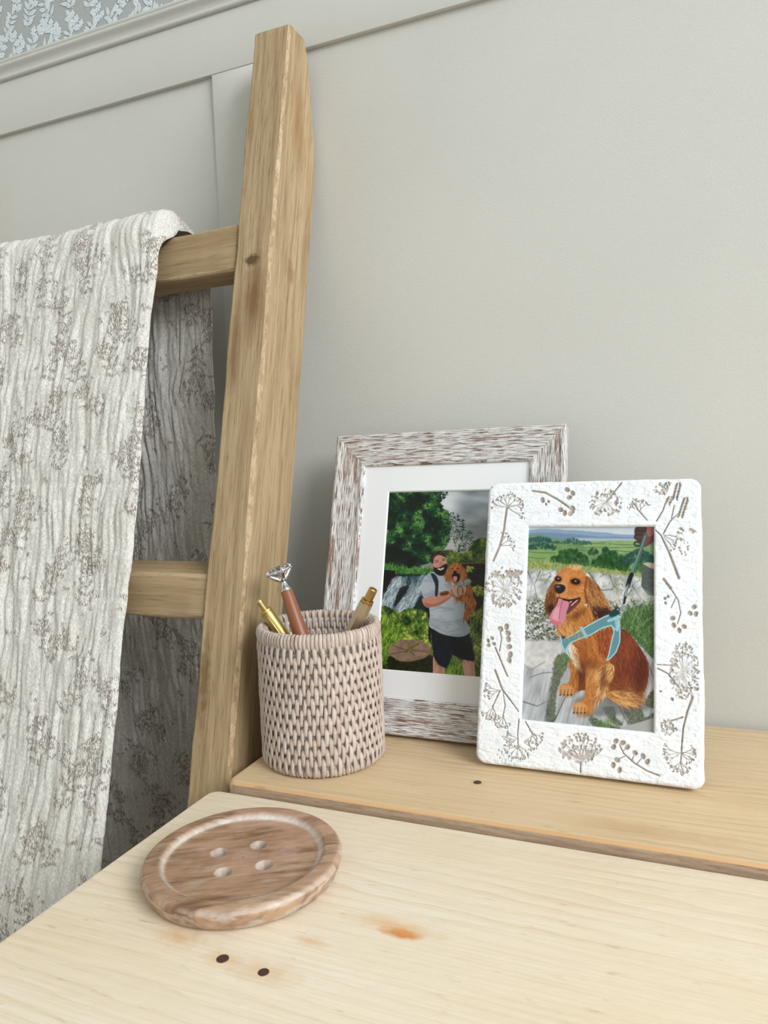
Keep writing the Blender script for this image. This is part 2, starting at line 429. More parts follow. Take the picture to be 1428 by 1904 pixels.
# ------------------------------------------------------------------ table
def build_table():
    T = empty('bedside_table', (0, .4, -.75))
    tag(T, 'pale pine bedside table with a top of two wide planks', 'table')
    TXR = .46
    mf = pine('pine_front_plank', (235, 216, 186), (216, 186, 148), (245, 234, 216), 1.3, 34, [
        ((-.1438, .3441, 0), (.012, .0045, .02), (216, 138, 66), .95, .5, .45, 150),
        ((-.150, .349, 0), (.026, .007, .02), (226, 178, 120), .6, .8, .5, 120),
        ((-.2221, .2952, 0), (.012, .006, .02), (222, 176, 126), .6, .8, .5, 120),
        ((-.1969, .2936, 0), (.02, .009, .02), (224, 186, 146), .6, .8, .5, 120),
        ((-.255, .302, 0), (.014, .008, .02), (222, 172, 112), .6, .9, .8, 160),
        ((-.186, .322, 0), (.010, .004, .02), (220, 176, 120), .5, .8, .6, 160),
        ((-.04, .29, 0), (.02, .006, .02), (224, 184, 130), .5, .9, .7, 120)])
    mb = pine('pine_back_plank', (217, 190, 152), (182, 148, 108), (226, 202, 166), 4.1, 42, [
        ((-.03, .48, .0075), (.05, .010, .02), (190, 150, 106), .5, .9, .7, 60),
        ((-.1487, .5158, .0075), (.006, .0035, .02), (196, 152, 106), .5, .8, .3, 160)])
    def plank(a, b, mat, re):
        bm = bmesh.new(); bmesh.ops.create_cube(bm, size=1)
        for v in bm.verts: v.co = Vector([a[i]+(v.co[i]+.5)*(b[i]-a[i]) for i in range(3)])
        vert = [e for e in bm.edges if abs(e.verts[0].co.z-e.verts[1].co.z) > .01]
        bmesh.ops.bevel(bm, geom=vert, offset=.009, segments=5, profile=.5, affect='EDGES')
        hor = [e for e in bm.edges if abs(e.verts[0].co.z-e.verts[1].co.z) < 1e-5 and len([f for f in e.link_faces if abs(f.normal.z) > .9]) == 1]
        bmesh.ops.bevel(bm, geom=hor, offset=re, segments=4, profile=.5, affect='EDGES')
        return frombm('plank', bm, mat, T)
    p1 = plank((-.3455, .215, -.024), (TXR, .4585, 0), mf, .0022)
    p2 = plank((-.3345, .4600, -.0165), (TXR, .6885, .0075), mb, .0035)
    me = aged('raw_plank_edge', (0, 0, 0), (30, 500, 500), (178, 152, 128), (136, 108, 84), (192, 168, 146), (), .7); mo = pine('planed_arris', (214, 172, 124), (190, 140, 92), (222, 184, 140), 2.2)
    for m_ in (me, mo): p2.data.materials.append(m_)
    for q in p2.data.polygons:
        if q.normal.y < -.9: q.material_index = 1
        elif q.normal.y < -.25 and q.normal.z > .2: q.material_index = 2
    for o in (p1, p2): autosmooth(o, 30)
    tag(p1, 'lighter front plank'); tag(p2, 'tan back plank, slightly raised')
    dark = M('countersunk_screw_metal', .5, .6, (96, 72, 62)).out()
    for (x, y, r, p) in ((-.2221, .2952, .0032, p1), (-.1969, .2936, .0028, p1), (-.1487, .5158, .0030, p2)):
        z = .0 if p is p1 else .0075
        v, f = lathe([(r, -.001), (r, .0002), (r*.85, .0004), (r*.62, .00025), (r*.3, .0002), (r*.05, .0002)], 20, None, (x, y, z))
        pydata('screw', v, f, dark, p)
    for x in (-.330, TXR-.035): box('side_panel', (x, .245, -.72), (x+.02, .675, -.0245), mf, T, .001)  # closed carcass out of view, built solid instead of legs to block ambient light
    box('back_panel', (-.3099, .655, -.70), (TXR-.0351, .665, -.0245), mf, T, .001)
    box('base_panel', (-.3099, .245, -.70), (TXR-.0351, .6549, -.68), mf, T, .001)
    knob = M('drawer_knob_metal', .35, 1, (150, 140, 126)).out()
    for z in (-.255, -.475, -.678):
        d = box('drawer_front', (-.308, .238, z), (TXR-.037, .256, z+(.216 if z > -.6 else .199)), mf, T, .002)
        v, f = lathe([(.006, 0), (.006, .010), (.014, .016), (.016, .022), (.010, .028), (.001, .030)], 20, (0, -1, 0), (.06, .2378, z+.108)); pydata('knob', v, f, knob, d)
    for x in (-.322, TXR-.062):
        for y in (.252, .632): box('foot', (x, y, -.75), (x+.035, y+.035, -.7205), mf, T, .003)
build_table()

# ------------------------------------------------------------------ ladder
REAR = [(-.75, .3665), (.1178, .5826), (.1549, .5921), (.2494, .6185), (.3473, .6406), (.4472, .6646), (.5046, .6790), (.5374, .6850), (.5729, .6880), (.6143, .6850), (.6480, .6830), (.6560, .6800), (.6672, .6752)]
def build_ladder():
    Ld = empty('blanket_ladder', (-.62, .33, -.75))
    tag(Ld, 'rustic tan wooden ladder leaning on the panelled wall, blanket over its rungs', 'ladder')
    def post(x0, x1, seed):
        zs = list(np.arange(-.7498, .655, .012))+[.655, .662, .6665, .6685]; V = []; F = []; mi = []
        zr = [a for a, b in REAR]; yr = [b for a, b in REAR]; N = 12
        for j, z in enumerate(zs):
            yf = .4842+.2436*z; yb = float(np.interp(z, zr, yr)); k = 0
            if z > .6665: k = .0015
            w = lambda s: (float(vnoise(np.array(z*16.), np.array(s*7.3), seed))-.5)*.0016
            c = .0022+.0016*float(vnoise(np.array(z*40.), np.array(1.), seed)); c2 = c*.45
            xl = x0+w(1)+k; xr = x1+w(2)*.5-k; a = yf+w(3)*.6+k; b = yb+w(4)*.6-k
            ring = [(xl+c, a), (xr-c, a), (xr-c2, a+c2), (xr, a+c), (xr, b-c), (xr-c2, b-c2), (xr-c, b), (xl+c, b), (xl+c2, b-c2), (xl, b-c), (xl, a+c), (xl+c2, a+c2)]
            V += [(p[0], p[1], z+(p[1]-yf)*(-.02)) for p in ring]
            if j:
                for i in range(N):
                    F.append(((j-1)*N+i, (j-1)*N+(i+1) % N, j*N+(i+1) % N, j*N+i)); mi.append(0 if i in (0, 3, 6, 9) else 1)
        F.append(tuple(range(N))[::-1]); mi.append(0); F.append(tuple(range((len(zs)-1)*N, len(zs)*N))); mi.append(0)
        o = pydata('post', V, F, [MAT_POST, MAT_EDGE], Ld, True, mi); autosmooth(o, 38); return o
    post(-.3878, -.3475, 1); post(-.8990, -.8590, 5)
    def rung(prof, xa=-.8592, xb=-.3880):
        # prof: corners (y, z) counter-clockwise seen from +x; bevelled by hand
        P = []; n = len(prof); pp = [Vector(q) for q in prof]; br = .0028
        for i in range(n):
            a, b, c = pp[i-1], pp[i], pp[(i+1) % n]; u = (a-b).normalized(); v = (c-b).normalized()
            P += [b+u*br, b+(u+v)*br*.35, b+v*br]
        xs = list(np.arange(xa, xb, .015))+[xb-.002, xb]; V = []; F = []; mi = []; N = len(P)
        ctr = sum(pp, Vector((0, 0)))/n
        for j, x in enumerate(xs):
            k = .90 if j == len(xs)-1 else 1.
            for i, q in enumerate(P):
                w = (float(vnoise(np.array(x*25.), np.array(i*3.1), 3))-.5)*.0012
                q2 = ctr+(q-ctr)*k+(q-ctr).normalized()*w; V.append((x, q2.x, q2.y))
            if j:
                for i in range(N): F.append(((j-1)*N+i, (j-1)*N+(i+1) % N, j*N+(i+1) % N, j*N+i)); mi.append(0 if i % 3 == 2 else 1)
        F.append(tuple(range(N))[::-1]); F.append(tuple(range((len(xs)-1)*N, len(xs)*N))); mi += [1, 1]
        o = pydata('rung', V, F, [MAT_RUNG, MAT_RUNG_EDGE], Ld, True, mi); autosmooth(o, 40); return o
    s = .2436; d = .028
    def std(z0, z1, rise=0.):
        f = lambda z: .4882+s*z
        return [(f(z0), z0), (f(z0)+d, z0-d*s), (f(z1)+d, z1-d*s+rise), (f(z1), z1)]
    rung(std(.4315, .4765)); rung([(.5172, .1192), (.5452, .1124), (.5545, .1650), (.5262, .1565)])
    rung(std(-.20, -.158)); rung(std(-.51, -.468))
MAT_RUNG_EDGE = aged('worn_rung_edge', (0, 0, 0), (40, 300, 300), (196, 170, 134), (150, 118, 80), (206, 182, 148), (), .7)
build_ladder()

# ------------------------------------------------------------------ blanket
def build_blanket():
    # path of the cloth in the y-z plane: up the ladder's front, over the top rung, down behind
    fr = lambda z: .4842-.007+.2436*z
    path = [(fr(-.42), -.42), (fr(.455), .455), (fr(.47)-.001, .47), (.596, .484), (.6035, .4935), (.614, .4955), (.626, .4895), (.6345, .478), (.6375, .462), (.6385, .43), (.640, .30), (.642, -.50)]
    P = np.array(path); seg = np.hypot(*np.diff(P, axis=0).T); L = np.append(0, np.cumsum(seg)); tot = L[-1]
    nv = 1080; nu = 235; t = np.linspace(0, tot, nv)
    # smooth the corner by resampling a softened path
    Yp = np.interp(t, L, P[:, 0]); Zp = np.interp(t, L, P[:, 1])
    k = np.ones(9)/9; Yp[8:-8] = np.convolve(Yp, k, 'same')[8:-8]; Zp[8:-8] = np.convolve(Zp, k, 'same')[8:-8]
    dY = np.gradient(Yp); dZ = np.gradient(Zp); dl = np.hypot(dY, dZ); nY = -dZ/dl; nZ = dY/dl   # outward (towards the room at the front)
    top = float(np.interp(.6035, [.596, .614], [L[3], L[5]]))
    right = np.interp(t, [0, L[1]-.5, L[1]-.25, L[1]-.06, L[1], L[4], L[6], L[8], L[9], L[10], tot], [-.4565, -.4605, -.4635, -.469, -.467, -.4635, -.461, -.456, -.449, -.455, -.476])
    right = right + (fbm(t*30, t*0, 4, 3)-.5)*.005
    left = -.80 + (fbm(t*20, t*0+5, 4, 3)-.5)*.01
    u = np.linspace(0, 1, nu)[None, :]; X = left[:, None]*(1-u)+right[:, None]*u; T = np.repeat(t[:, None], nu, 1)
    # crinkled double gauze: long puckers along the length, gathered across
    wx = X + (fbm(X*18, T*7, 2, 3)-.5)*.03
    pk = np.abs(fbm(wx*95, T*11, 11, 3)-.5)*2
    pk2 = np.abs(fbm(wx*190, T*24, 21, 2)-.5)*2
    band = fbm(X*9, T*16, 31, 3)
    h = (.0055*(1-pk)*(.4+band) + .0034*(1-pk2) + .006*(fbm(X*14, T*5, 41, 3)-.5))
    seam = np.abs(((T+.01*fbm(X*8, T*3, 44, 2)) % .105)-.052); h = h - .0006*np.exp(-(seam/.003)**2)
    edge = np.clip((right[:, None]-X)/.006, 0, 1); h = h*(.35+.65*edge)+.0012*np.exp(-((right[:, None]-X-.003)/.002)**2)
    ontop = np.exp(-((T-top)/.05)**2); h = h+.0025*ontop
    h = h-.0165*np.exp(-((T-top-.003)/.027)**4)*np.exp(-((right[:, None]-X)/.0052)**1.5)
    back = (T > top)*1.; big = back*.010*(fbm(X*16, T*2.5, 51, 2)-.5)*sstep(top, top+.15, T)
    G = np.stack([X, Yp[:, None]+nY[:, None]*(h+big), Zp[:, None]+nZ[:, None]*(h+big)], -1)
    # jacquard sprigs, drawn in cloth coordinates (units: 0.5 mm)
    cw, ch = .36, tot; sc = 1000.
    C = Canvas(cw*1000, ch*1000, 1.0, (0, 0, 0)); C.c = C.c[..., :1]
    g = np.random.default_rng(12)
    def leafm(x, y, a, l, w): 
        C.ell(x+math.cos(a)*l/2, y+math.sin(a)*l/2, l/2, w/2, (1,), a, .3, 1)
    def sprig(x, y, a, n, l):
        p = [(x, y)]; b = a
        for i in range(n):
            b += g.uniform(-.25, .25); x2, y2 = p[-1][0]+math.cos(b)*l, p[-1][1]+math.sin(b)*l; p.append((x2, y2))
            kind = (i+int(a*10)) % 3
            for sd in (1, -1):
                aa = b+sd*g.uniform(.6, 1.1)
                if kind: leafm(x2, y2, aa, g.uniform(10, 17), g.uniform(3, 4.6))
                else:
                    q = (x2+math.cos(aa)*9, y2+math.sin(aa)*9); C.line([(x2, y2), q], 1.2, (1,), 1, .6)
                    for m in range(4):
                        C.ell(q[0]+g.normal()*3, q[1]+g.normal()*3, 2.1, 2.1, (1,), 0, .3, 1)
        C.line(p, 1.4, (1,), .9, .7)
        for m in range(9): 
            aa = m/9*6.28; leafm(p[-1][0]+math.cos(aa)*2, p[-1][1]+math.sin(aa)*2, aa, 7, 3.6)
    for j in range(int(ch*1000/44)+1):
        for i in range(8):
            x = i*50+(j % 2)*25+g.uniform(-11, 11); y = j*44+g.uniform(-11, 11)
            sprig(x, y, g.choice([-1.3, -1.9, -2.4, -.7]), 5, 8.5)
            leafm(x+24, y+18, g.uniform(0, 6), 9, 4); C.ell(x-20, y+22, 2, 2, (1,)); C.ell(x-15, y+27, 2, 2, (1,))
    mask = C.sample((X+.82)*1000, (tot-T)*1000)[..., 0]
    m = M('crinkled_cotton_gauze', .92, spec=.15); p = m.obj(); mk = m.attr('sprig')
    v = m.obj((1100, 1100, 300)); w1 = m.noise(v, 1, 2, .6)
    v2 = m.obj((420, 420, 1300)); w2 = m.noise(v2, 1, 2, .6)
    cream = m.mix(m.ramp(m.noise(p, 30, 2), .35, .65), (230, 227, 220), (238, 236, 231))
    cream = m.mix(m.ramp(w1, .44, .6, 0, .5), cream, (168, 160, 152))
    dot = m.math('MULTIPLY', m.ramp(w1, .42, .54), m.ramp(mk, .2, .75))
    c = m.mix(m.math('MULTIPLY', dot, .78), cream, (132, 118, 110))
    m.b.inputs['Sheen Weight'].default_value = .15
    mat = m.out(c, None, [(w1, .0010, .55), (w2, .0007, .4), (mk, .0006, -.5 if False else .3)])
    o = gridmesh('throw_blanket', G, None, {'sprig': mask}, mat, None, True)
    tag(o, 'cream crinkled throw with taupe sprig pattern draped over the wooden ladder rung', 'blanket')
    md = o.modifiers.new('thickness', 'SOLIDIFY'); md.thickness = .0012; md.offset = 0
build_blanket()

# ------------------------------------------------------------------ flat prints inside the frames
def paint_dog():
    C = Canvas(1254, 1904, .5, (150, 155, 150)); F = C.full; x, y = C.x, C.y
    n = fbm(x*.012, y*.03, 1, 4)
    sky = np.array([196, 206, 214.]); C.blend(F, (y < 230)*1., sky)
    C.poly([(60, 112), (250, 98), (420, 108), (560, 116), (760, 128), (900, 146), (1250, 150), (1250, 230), (60, 230)], (138, 162, 192), 5, 1, False, 4, .02, 1)
    C.poly([(60, 135), (300, 130), (520, 150), (760, 168), (1250, 172), (1250, 230), (60, 230)], (116, 142, 170), 5, .9, False, 6, .02, 2)
    C.poly([(500, 178), (800, 182), (1250, 188), (1250, 225), (500, 215)], (178, 190, 200), 8, .8, False, 3, .02, 2)
    C.poly([(60, 170), (350, 190), (650, 208), (1250, 196), (1250, 560), (60, 560)], (118, 152, 104), 4, 1, False, 4, .02, 3, .18, .02)
    C.poly([(640, 208), (1040, 200), (1060, 330), (700, 310), (560, 260)], (142, 172, 108), 8, .9, False, 5, .03, 4, .1, .03)
    C.poly([(70, 150), (180, 150), (300, 175), (420, 195), (300, 200), (70, 190)], (112, 150, 112), 5, .9, False)
    C.poly([(70, 275), (300, 285), (560, 300), (300, 400), (70, 370)], (136, 166, 96), 6, .9, False, 4, .03, 6)
    for a, b in (((90, 300), (330, 312)), ((90, 348), (240, 360)), ((560, 262), (1040, 258)), ((600, 225), (760, 220)), ((800, 230), (1040, 236)), ((540, 285), (700, 290)), ((850, 288), (1040, 300))):
        C.line([a, ((a[0]+b[0])/2, (a[1]+b[1])/2+5), b], 5, (62, 98, 82), .9)
    g = np.random.default_rng(3)
    def bush(x0, x1, y0, y1, k, col, s=14, jit=18):
        for i in range(k):
            t = g.uniform(); yy = y1-(y1-y0)*g.uniform()*math.sin(math.pi*(.15+.7*t))
            C.ell(x0+(x1-x0)*t, yy, g.uniform(.5, 1.2)*s, g.uniform(.4, .9)*s, np.array(col)+g.normal()*jit, g.uniform(0, 3), .5, .8)
    bush(95, 290, 170, 215, 70, (52, 96, 92), 14, 9); bush(100, 330, 220, 280, 60, (48, 92, 76), 14, 9)
    bush(300, 640, 195, 235, 90, (62, 106, 100), 10, 9); bush(430, 520, 170, 215, 20, (60, 102, 92), 10, 9)
    bush(745, 792, 258, 298, 25, (46, 82, 62), 13, 6); bush(620, 700, 272, 325, 40, (52, 92, 58), 13, 8)
    bush(300, 610, 280, 430, 260, (50, 92, 48), 20, 16); bush(650, 965, 300, 470, 300, (46, 92, 46), 20, 16)
    bush(930, 1190, 285, 400, 160, (50, 90, 78), 18, 12); bush(1010, 1180, 400, 480, 90, (62, 108, 56), 16, 12)
    gr = [(80, 385), (300, 395), (480, 410), (700, 440), (960, 475), (1090, 500), (1090, 540), (600, 500), (300, 470), (80, 470)]
    C.poly(gr, (148, 160, 96), 6, 1, False, 8, .05, 8, .15, .05)
    C.strokes(gr, 420, -1.5, 38, 4, [(190, 190, 126), (110, 136, 66), (208, 198, 146), (84, 112, 52)], .8, .35, 1, smooth=False)
    # rocks
    w = sstep(440, 470, y-np.interp(x, [80, 600, 1100], [0, 20, 70])); rk = fbm(x*.018, y*.014, 5, 5)
    col = np.array([186, 188, 190.])*(.72+.62*rk[..., None]); C.blend(F, w, col)
    cr = np.abs(fbm(x*.013+.02*y*.3, y*.011, 9, 4)-.5); C.blend(F, w*(1-sstep(.0, .022, cr))*.75, (72, 76, 74))
    C.blend(F, w*(y < 720)*sstep(.56, .66, fbm(x*.02, y*.02, 77, 3))*.6, (140, 146, 110))
    mid = sstep(690, 740, y)*(1-sstep(1060, 1090, y)); sp = fbm(x*.05, y*.05, 15, 4)
    C.blend(F, mid*sstep(.42, .55, sp)*.75, (108, 114, 92)); C.blend(F, mid*sstep(.57, .62, fbm(x*.09, y*.09, 19, 3))*.9, (62, 66, 56))
    C.blend(F, mid*sstep(.6, .66, fbm(x*.08, y*.08, 23, 3))*.8, (214, 212, 206))
    low = sstep(1060, 1090, y); st = fbm(x*.05+y*.012, y*.006, 33, 4)
    C.blend(F, low*.95, np.array([176, 178, 182.])*(.78+.42*st[..., None]))
    C.poly([(60, 1085), (250, 1078), (385, 1095), (370, 1240), (300, 1330), (60, 1300)], (206, 202, 200), 8, .8, False, 8, .03, 2, .12, .03)
    C.line([(60, 1280), (120, 1330), (240, 1260)], 10, (150, 148, 146), .8); C.line([(120, 1390), (220, 1355), (300, 1350)], 9, (110, 112, 110), .7)
    for pl in ([(330, 1230), (430, 1180), (440, 1290), (380, 1420), (340, 1560), (330, 1760), (250, 1780), (270, 1600), (300, 1420)],
               [(630, 1720), (760, 1790), (900, 1830), (760, 1850), (650, 1800)], [(750, 1650), (840, 1660), (850, 1730), (910, 1800), (830, 1800), (770, 1720)],
               [(930, 1660), (1050, 1640), (1110, 1740), (1180, 1700), (1180, 1760), (1000, 1810), (940, 1740)], [(1100, 1620), (1185, 1500), (1185, 1650)]):
        C.poly(pl, (104, 112, 94), 10, .9, True, 14, .05, 7, .35, .09)
        C.strokes(pl, 120, -1.3, 16, 5, [(70, 74, 60), (150, 154, 140), (112, 140, 70), (52, 56, 50)], .8, 1.2, 4)
    for pl in ([(340, 1230), (440, 1190), (450, 1300), (350, 1330)], [(690, 1780), (790, 1770), (800, 1830), (700, 1830)]):
        C.strokes(pl, 90, -1.4, 30, 5, [(140, 172, 76), (96, 128, 50), (70, 96, 42)], .85, .6, 5)
    C.poly([(880, 1830), (1060, 1780), (1190, 1740), (1190, 1890), (1000, 1880)], (170, 168, 166), 6, 1, False)
    gg = [(930, 830), (1000, 790), (1100, 770), (1200, 800), (1200, 1210), (1120, 1180), (1040, 1080), (900, 960)]
    C.poly(gg, (74, 108, 62), 10, 1, True, 14, .04, 3, .3, .05)
    C.strokes(gg, 620, lambda a, b: -1.4+(1060-a)*-.002, 62, 5, [(122, 156, 92), (58, 92, 48), (94, 130, 70), (44, 72, 40), (152, 176, 118)], .8, .5, 9)
    C.strokes([(940, 700), (1180, 700), (1180, 830), (930, 850)], 60, -1.2, 70, 3, [(180, 190, 170), (120, 130, 110)], .7, .5, 10)
    C.poly([(1076, 600), (1086, 400), (1200, 430), (1200, 690), (1130, 680)], (92, 100, 98), 3, 1, False, 2, .05, 3, .14, .06)
    C.poly([(1086, 402), (1130, 394), (1200, 400), (1200, 455), (1150, 440)], (186, 178, 166), 3, 1, False)
    for q in (((90, 470), (130, 560), (110, 720)), ((200, 470), (150, 590), (170, 700)), ((620, 480), (700, 600), (680, 640)), ((700, 640), (830, 630)), ((800, 500), (835, 600), (880, 650)), ((860, 650), (900, 760)), ((1000, 600), (1080, 720)), ((990, 640), (940, 700)), ((330, 1760), (420, 1560), (560, 1500)), ((60, 1600), (180, 1640), (250, 1600)), ((1110, 1210), (1180, 1400)), ((880, 1650), (960, 1800))):
        C.line(q, [9, 7, 4][:len(q)], (70, 74, 76), .75, 4)
    C.ell(120, 620, 40, 110, (228, 230, 232), .3, .8, .5); C.ell(760, 560, 60, 40, (226, 226, 226), .2, .8, .6); C.ell(850, 700, 90, 50, (214, 208, 206), .2, .8, .7); C.ell(1080, 690, 80, 50, (206, 204, 202), .3, .8, .6)
    # hand and lead
    C.poly([(1040, 78), (1200, 70), (1195, 190), (1150, 235), (1100, 255), (1050, 215), (1020, 150)], (112, 66, 72), 4)
    C.poly([(1120, 78), (1185, 75), (1180, 150), (1130, 165)], (176, 108, 108), 5, .9); C.poly([(1110, 175), (1170, 165), (1140, 225), (1100, 240)], (136, 82, 84), 5, .8)
    for cx, cy, rx in ((1075, 130, 40), (1065, 170, 44), (1050, 230, 34), (1080, 100, 42)):
        a = np.linspace(0, 6.1, 14); C.line(np.stack([cx+rx*np.cos(a), cy+rx*.55*np.sin(a)], 1), 16, (64, 66, 64), .95)
    C.line([(1118, 150), (1080, 270), (1030, 410), (990, 510)], 34, (82, 112, 104)); C.line([(1112, 160), (1075, 272), (1025, 405), (986, 505)], 9, (134, 164, 150), .8)
    C.line([(992, 500), (958, 600)], 38, (34, 44, 46)); C.line([(965, 590), (935, 680), (930, 740)], 22, (92, 100, 100))
    C.line([(955, 600), (925, 740)], 8, (200, 206, 206), .8); C.line([(930, 740), (900, 790), (895, 890)], 16, (150, 156, 156), .9); C.line([(938, 700), (925, 750)], 20, (30, 48, 48), .9)
    # dog
    body = [(740, 1010), (830, 960), (900, 970), (965, 1010), (1045, 1110), (1110, 1220), (1138, 1330), (1125, 1450), (1090, 1540), (1055, 1610), (980, 1640), (880, 1610), (780, 1560), (760, 1450), (740, 1300)]
    C.poly([(560, 1560), (1100, 1600), (1080, 1690), (640, 1730), (500, 1690)], (96, 100, 100), 26, .6)
    w_, d = C.poly(body, (122, 60, 38), 4); X, Y = C.x[w_], C.y[w_]
    C.blend(w_, sstep(0, 8, d)*sstep(950, 1120, X)*.55, (92, 40, 28)); C.blend(w_, sstep(0, 8, d)*sstep(1350, 1560, Y)*.6, (188, 122, 64))
    C.blend(w_, sstep(0, 8, d)*np.exp(-((X-930)/70)**2-((Y-1150)/120)**2)*.5, (178, 92, 62))
    C.strokes(body, 1500, lambda a, b: 1.0+(b-1000)*.0012, 60, 5, [(160, 80, 44), (104, 48, 28), (182, 104, 62), (84, 38, 24), (146, 66, 36)], .5, .22, 11)
    lowb = [(780, 1440), (960, 1480), (1090, 1530), (1055, 1620), (980, 1640), (880, 1610), (780, 1560)]
    C.strokes(lowb, 450, .5, 60, 5, [(214, 156, 92), (180, 116, 60), (156, 92, 46)], .6, .3, 12)
    tail = [(765, 1545), (850, 1510), (1000, 1530), (1062, 1585), (1040, 1632), (930, 1648), (840, 1605)]
    C.poly(tail, (198, 140, 78), 4); C.strokes(tail, 420, .35, 62, 5, [(232, 182, 118), (180, 116, 60), (246, 208, 150), (150, 92, 46)], .7, .25, 13)
    leg2 = [(450, 1230), (520, 1270), (535, 1400), (522, 1490), (470, 1548), (390, 1538), (366, 1490), (395, 1450), (448, 1440), (462, 1340)]
    C.poly([(500, 1270), (620, 1300), (600, 1480), (560, 1505), (515, 1490)], (132, 72, 34), 6); C.poly(leg2, (190, 120, 56), 4)
    C.strokes(leg2, 330, 1.5, 36, 5, [(214, 150, 84), (160, 96, 42), (140, 82, 38)], .6, .25, 14)
    chest = [(470, 1110), (560, 1050), (700, 1000), (820, 955), (812, 1100), (800, 1260), (820, 1300), (720, 1310), (610, 1345), (540, 1310), (490, 1220)]
    C.poly(chest, (188, 112, 52), 5); C.strokes(chest, 1100, lambda a, b: 1.0+(a-480)*.0008, 66, 5, [(222, 154, 86), (164, 90, 40), (200, 122, 60), (142, 72, 34)], .6, .25, 15)
    C.strokes([(700, 980), (820, 960), (800, 1100), (780, 1200), (700, 1100)], 260, 1.5, 66, 5, [(140, 62, 30), (176, 88, 48), (120, 52, 28)], .6, .2, 16)
    C.strokes([(445, 1110), (500, 1120), (540, 1240), (560, 1330), (520, 1300), (460, 1200)], 130, 1.3, 50, 6, [(240, 226, 206), (222, 190, 150)], .85, .3, 17)
    leg1 = [(600, 1290), (720, 1280), (742, 1360), (700, 1480), (668, 1590), (664, 1680), (620, 1712), (540, 1706), (488, 1660), (502, 1618), (570, 1582), (592, 1480)]
    C.poly(leg1, (196, 128, 66), 4); C.strokes(leg1, 620, 1.6, 46, 5, [(226, 166, 100), (172, 104, 50), (206, 138, 74), (150, 86, 40)], .6, .2, 18)
    C.ell(690, 1390, 24, 50, (234, 190, 134), .1, .8, .6)
    fe = [(730, 1290), (835, 1288), (828, 1400), (802, 1470), (752, 1540), (705, 1600), (672, 1590), (694, 1480), (735, 1380)]
    C.poly(fe, (206, 150, 88), 6, 1, True, 6, .1, 2); C.strokes(fe, 420, 1.9, 74, 5, [(244, 208, 152), (180, 116, 58), (228, 178, 114), (148, 88, 42)], .75, .3, 19)
    for cx, cy in ((545, 1655), (430, 1500)):
        C.ell(cx, cy, 62, 44, (218, 164, 106), .2, .3, .7)
        for k in range(4): C.line([(cx-52+k*30, cy+38), (cx-46+k*30, cy-2)], 7, (122, 72, 38), .8); C.ell(cx-54+k*32, cy+44, 8, 6, (52, 38, 32), 0, .4, .9)
    # neck, ears, head
    neck = [(345, 965), (420, 900), (440, 820), (560, 770), (650, 800), (745, 850), (735, 925), (640, 950), (520, 1000), (440, 1030), (375, 1030)]
    C.poly(neck, (196, 126, 60), 5, 1, True, 4, .1); C.strokes(neck, 620, lambda a, b: 1.9-(a-400)*.002, 60, 5, [(230, 170, 100), (170, 100, 44), (206, 136, 66), (140, 78, 36)], .65, .3, 20)
    C.strokes([(350, 950), (470, 900), (520, 960), (400, 1020)], 130, .9, 55, 5, [(240, 190, 124), (186, 120, 60)], .7, .3, 21)
    ear1 = [(330, 545), (300, 580), (262, 640), (242, 730), (246, 800), (290, 842), (322, 820), (350, 740), (345, 640)]
    C.poly(ear1, (146, 88, 46), 5, 1, True, 4, .1); C.strokes(ear1, 330, 1.7, 66, 6, [(196, 138, 82), (104, 58, 32), (160, 100, 56), (80, 44, 28)], .65, .25, 22)
    C.ell(290, 800, 34, 44, (46, 26, 22), 0, .7, .75)
    ear2 = [(596, 520), (660, 556), (712, 610), (760, 700), (802, 775), (818, 815), (765, 832), (742, 872), (680, 862), (640, 800), (600, 740), (585, 640)]
    C.poly(ear2, (160, 98, 50), 5, 1, True, 6, .1); C.strokes([(640, 740), (760, 760), (790, 830), (700, 870), (650, 820)], 160, 1.2, 60, 7, [(60, 32, 22), (92, 52, 30)], .8, .3, 23)
    C.strokes(ear2, 640, lambda a, b: 1.15, 78, 5, [(222, 172, 112), (132, 76, 38), (186, 124, 70), (96, 54, 30), (206, 152, 92)], .65, .25, 24)
    C.strokes([(660, 770), (760, 790), (812, 815), (765, 835), (742, 872), (680, 862), (650, 820)], 150, 1.2, 50, 7, [(56, 30, 22), (84, 46, 28)], .75, .3, 31)
    head = [(322, 560), (350, 490), (420, 448), (500, 440), (570, 474), (612, 540), (618, 640), (596, 730), (550, 800), (490, 850), (430, 862), (420, 790), (360, 720), (322, 670)]
    C.poly(head, (200, 120, 58), 5)
    C.strokes([(340, 560), (370, 480), (450, 446), (540, 460), (600, 540), (560, 640), (420, 560)], 420, lambda a, b: -1.2+(a-470)*.004, 34, 5, [(216, 136, 70), (178, 96, 42), (228, 156, 90)], .5, .3, 25)
    C.strokes([(400, 640), (560, 600), (610, 660), (590, 740), (540, 800), (460, 850), (440, 720)], 420, .7, 40, 5, [(228, 166, 100), (188, 116, 54), (240, 188, 126), (156, 92, 42)], .55, .35, 26)
    C.strokes([(430, 440), (500, 425), (560, 450), (500, 470)], 70, -1.1, 34, 4, [(240, 206, 160), (222, 166, 104)], .8, .5, 27)
    C.poly([(330, 600), (370, 570), (430, 580), (440, 640), (430, 700), (370, 706), (330, 680)], (214, 146, 88), 10, .8); C.ell(408, 560, 30, 60, (222, 158, 100), .3, .8, .6)
    C.poly([(350, 700), (400, 712), (450, 722), (545, 704), (535, 750), (480, 800), (436, 840), (400, 840), (350, 760)], (64, 24, 28), 4)
    C.poly([(440, 770), (530, 712), (545, 720), (515, 780), (440, 845), (425, 830)], (132, 74, 66), 5, .8)
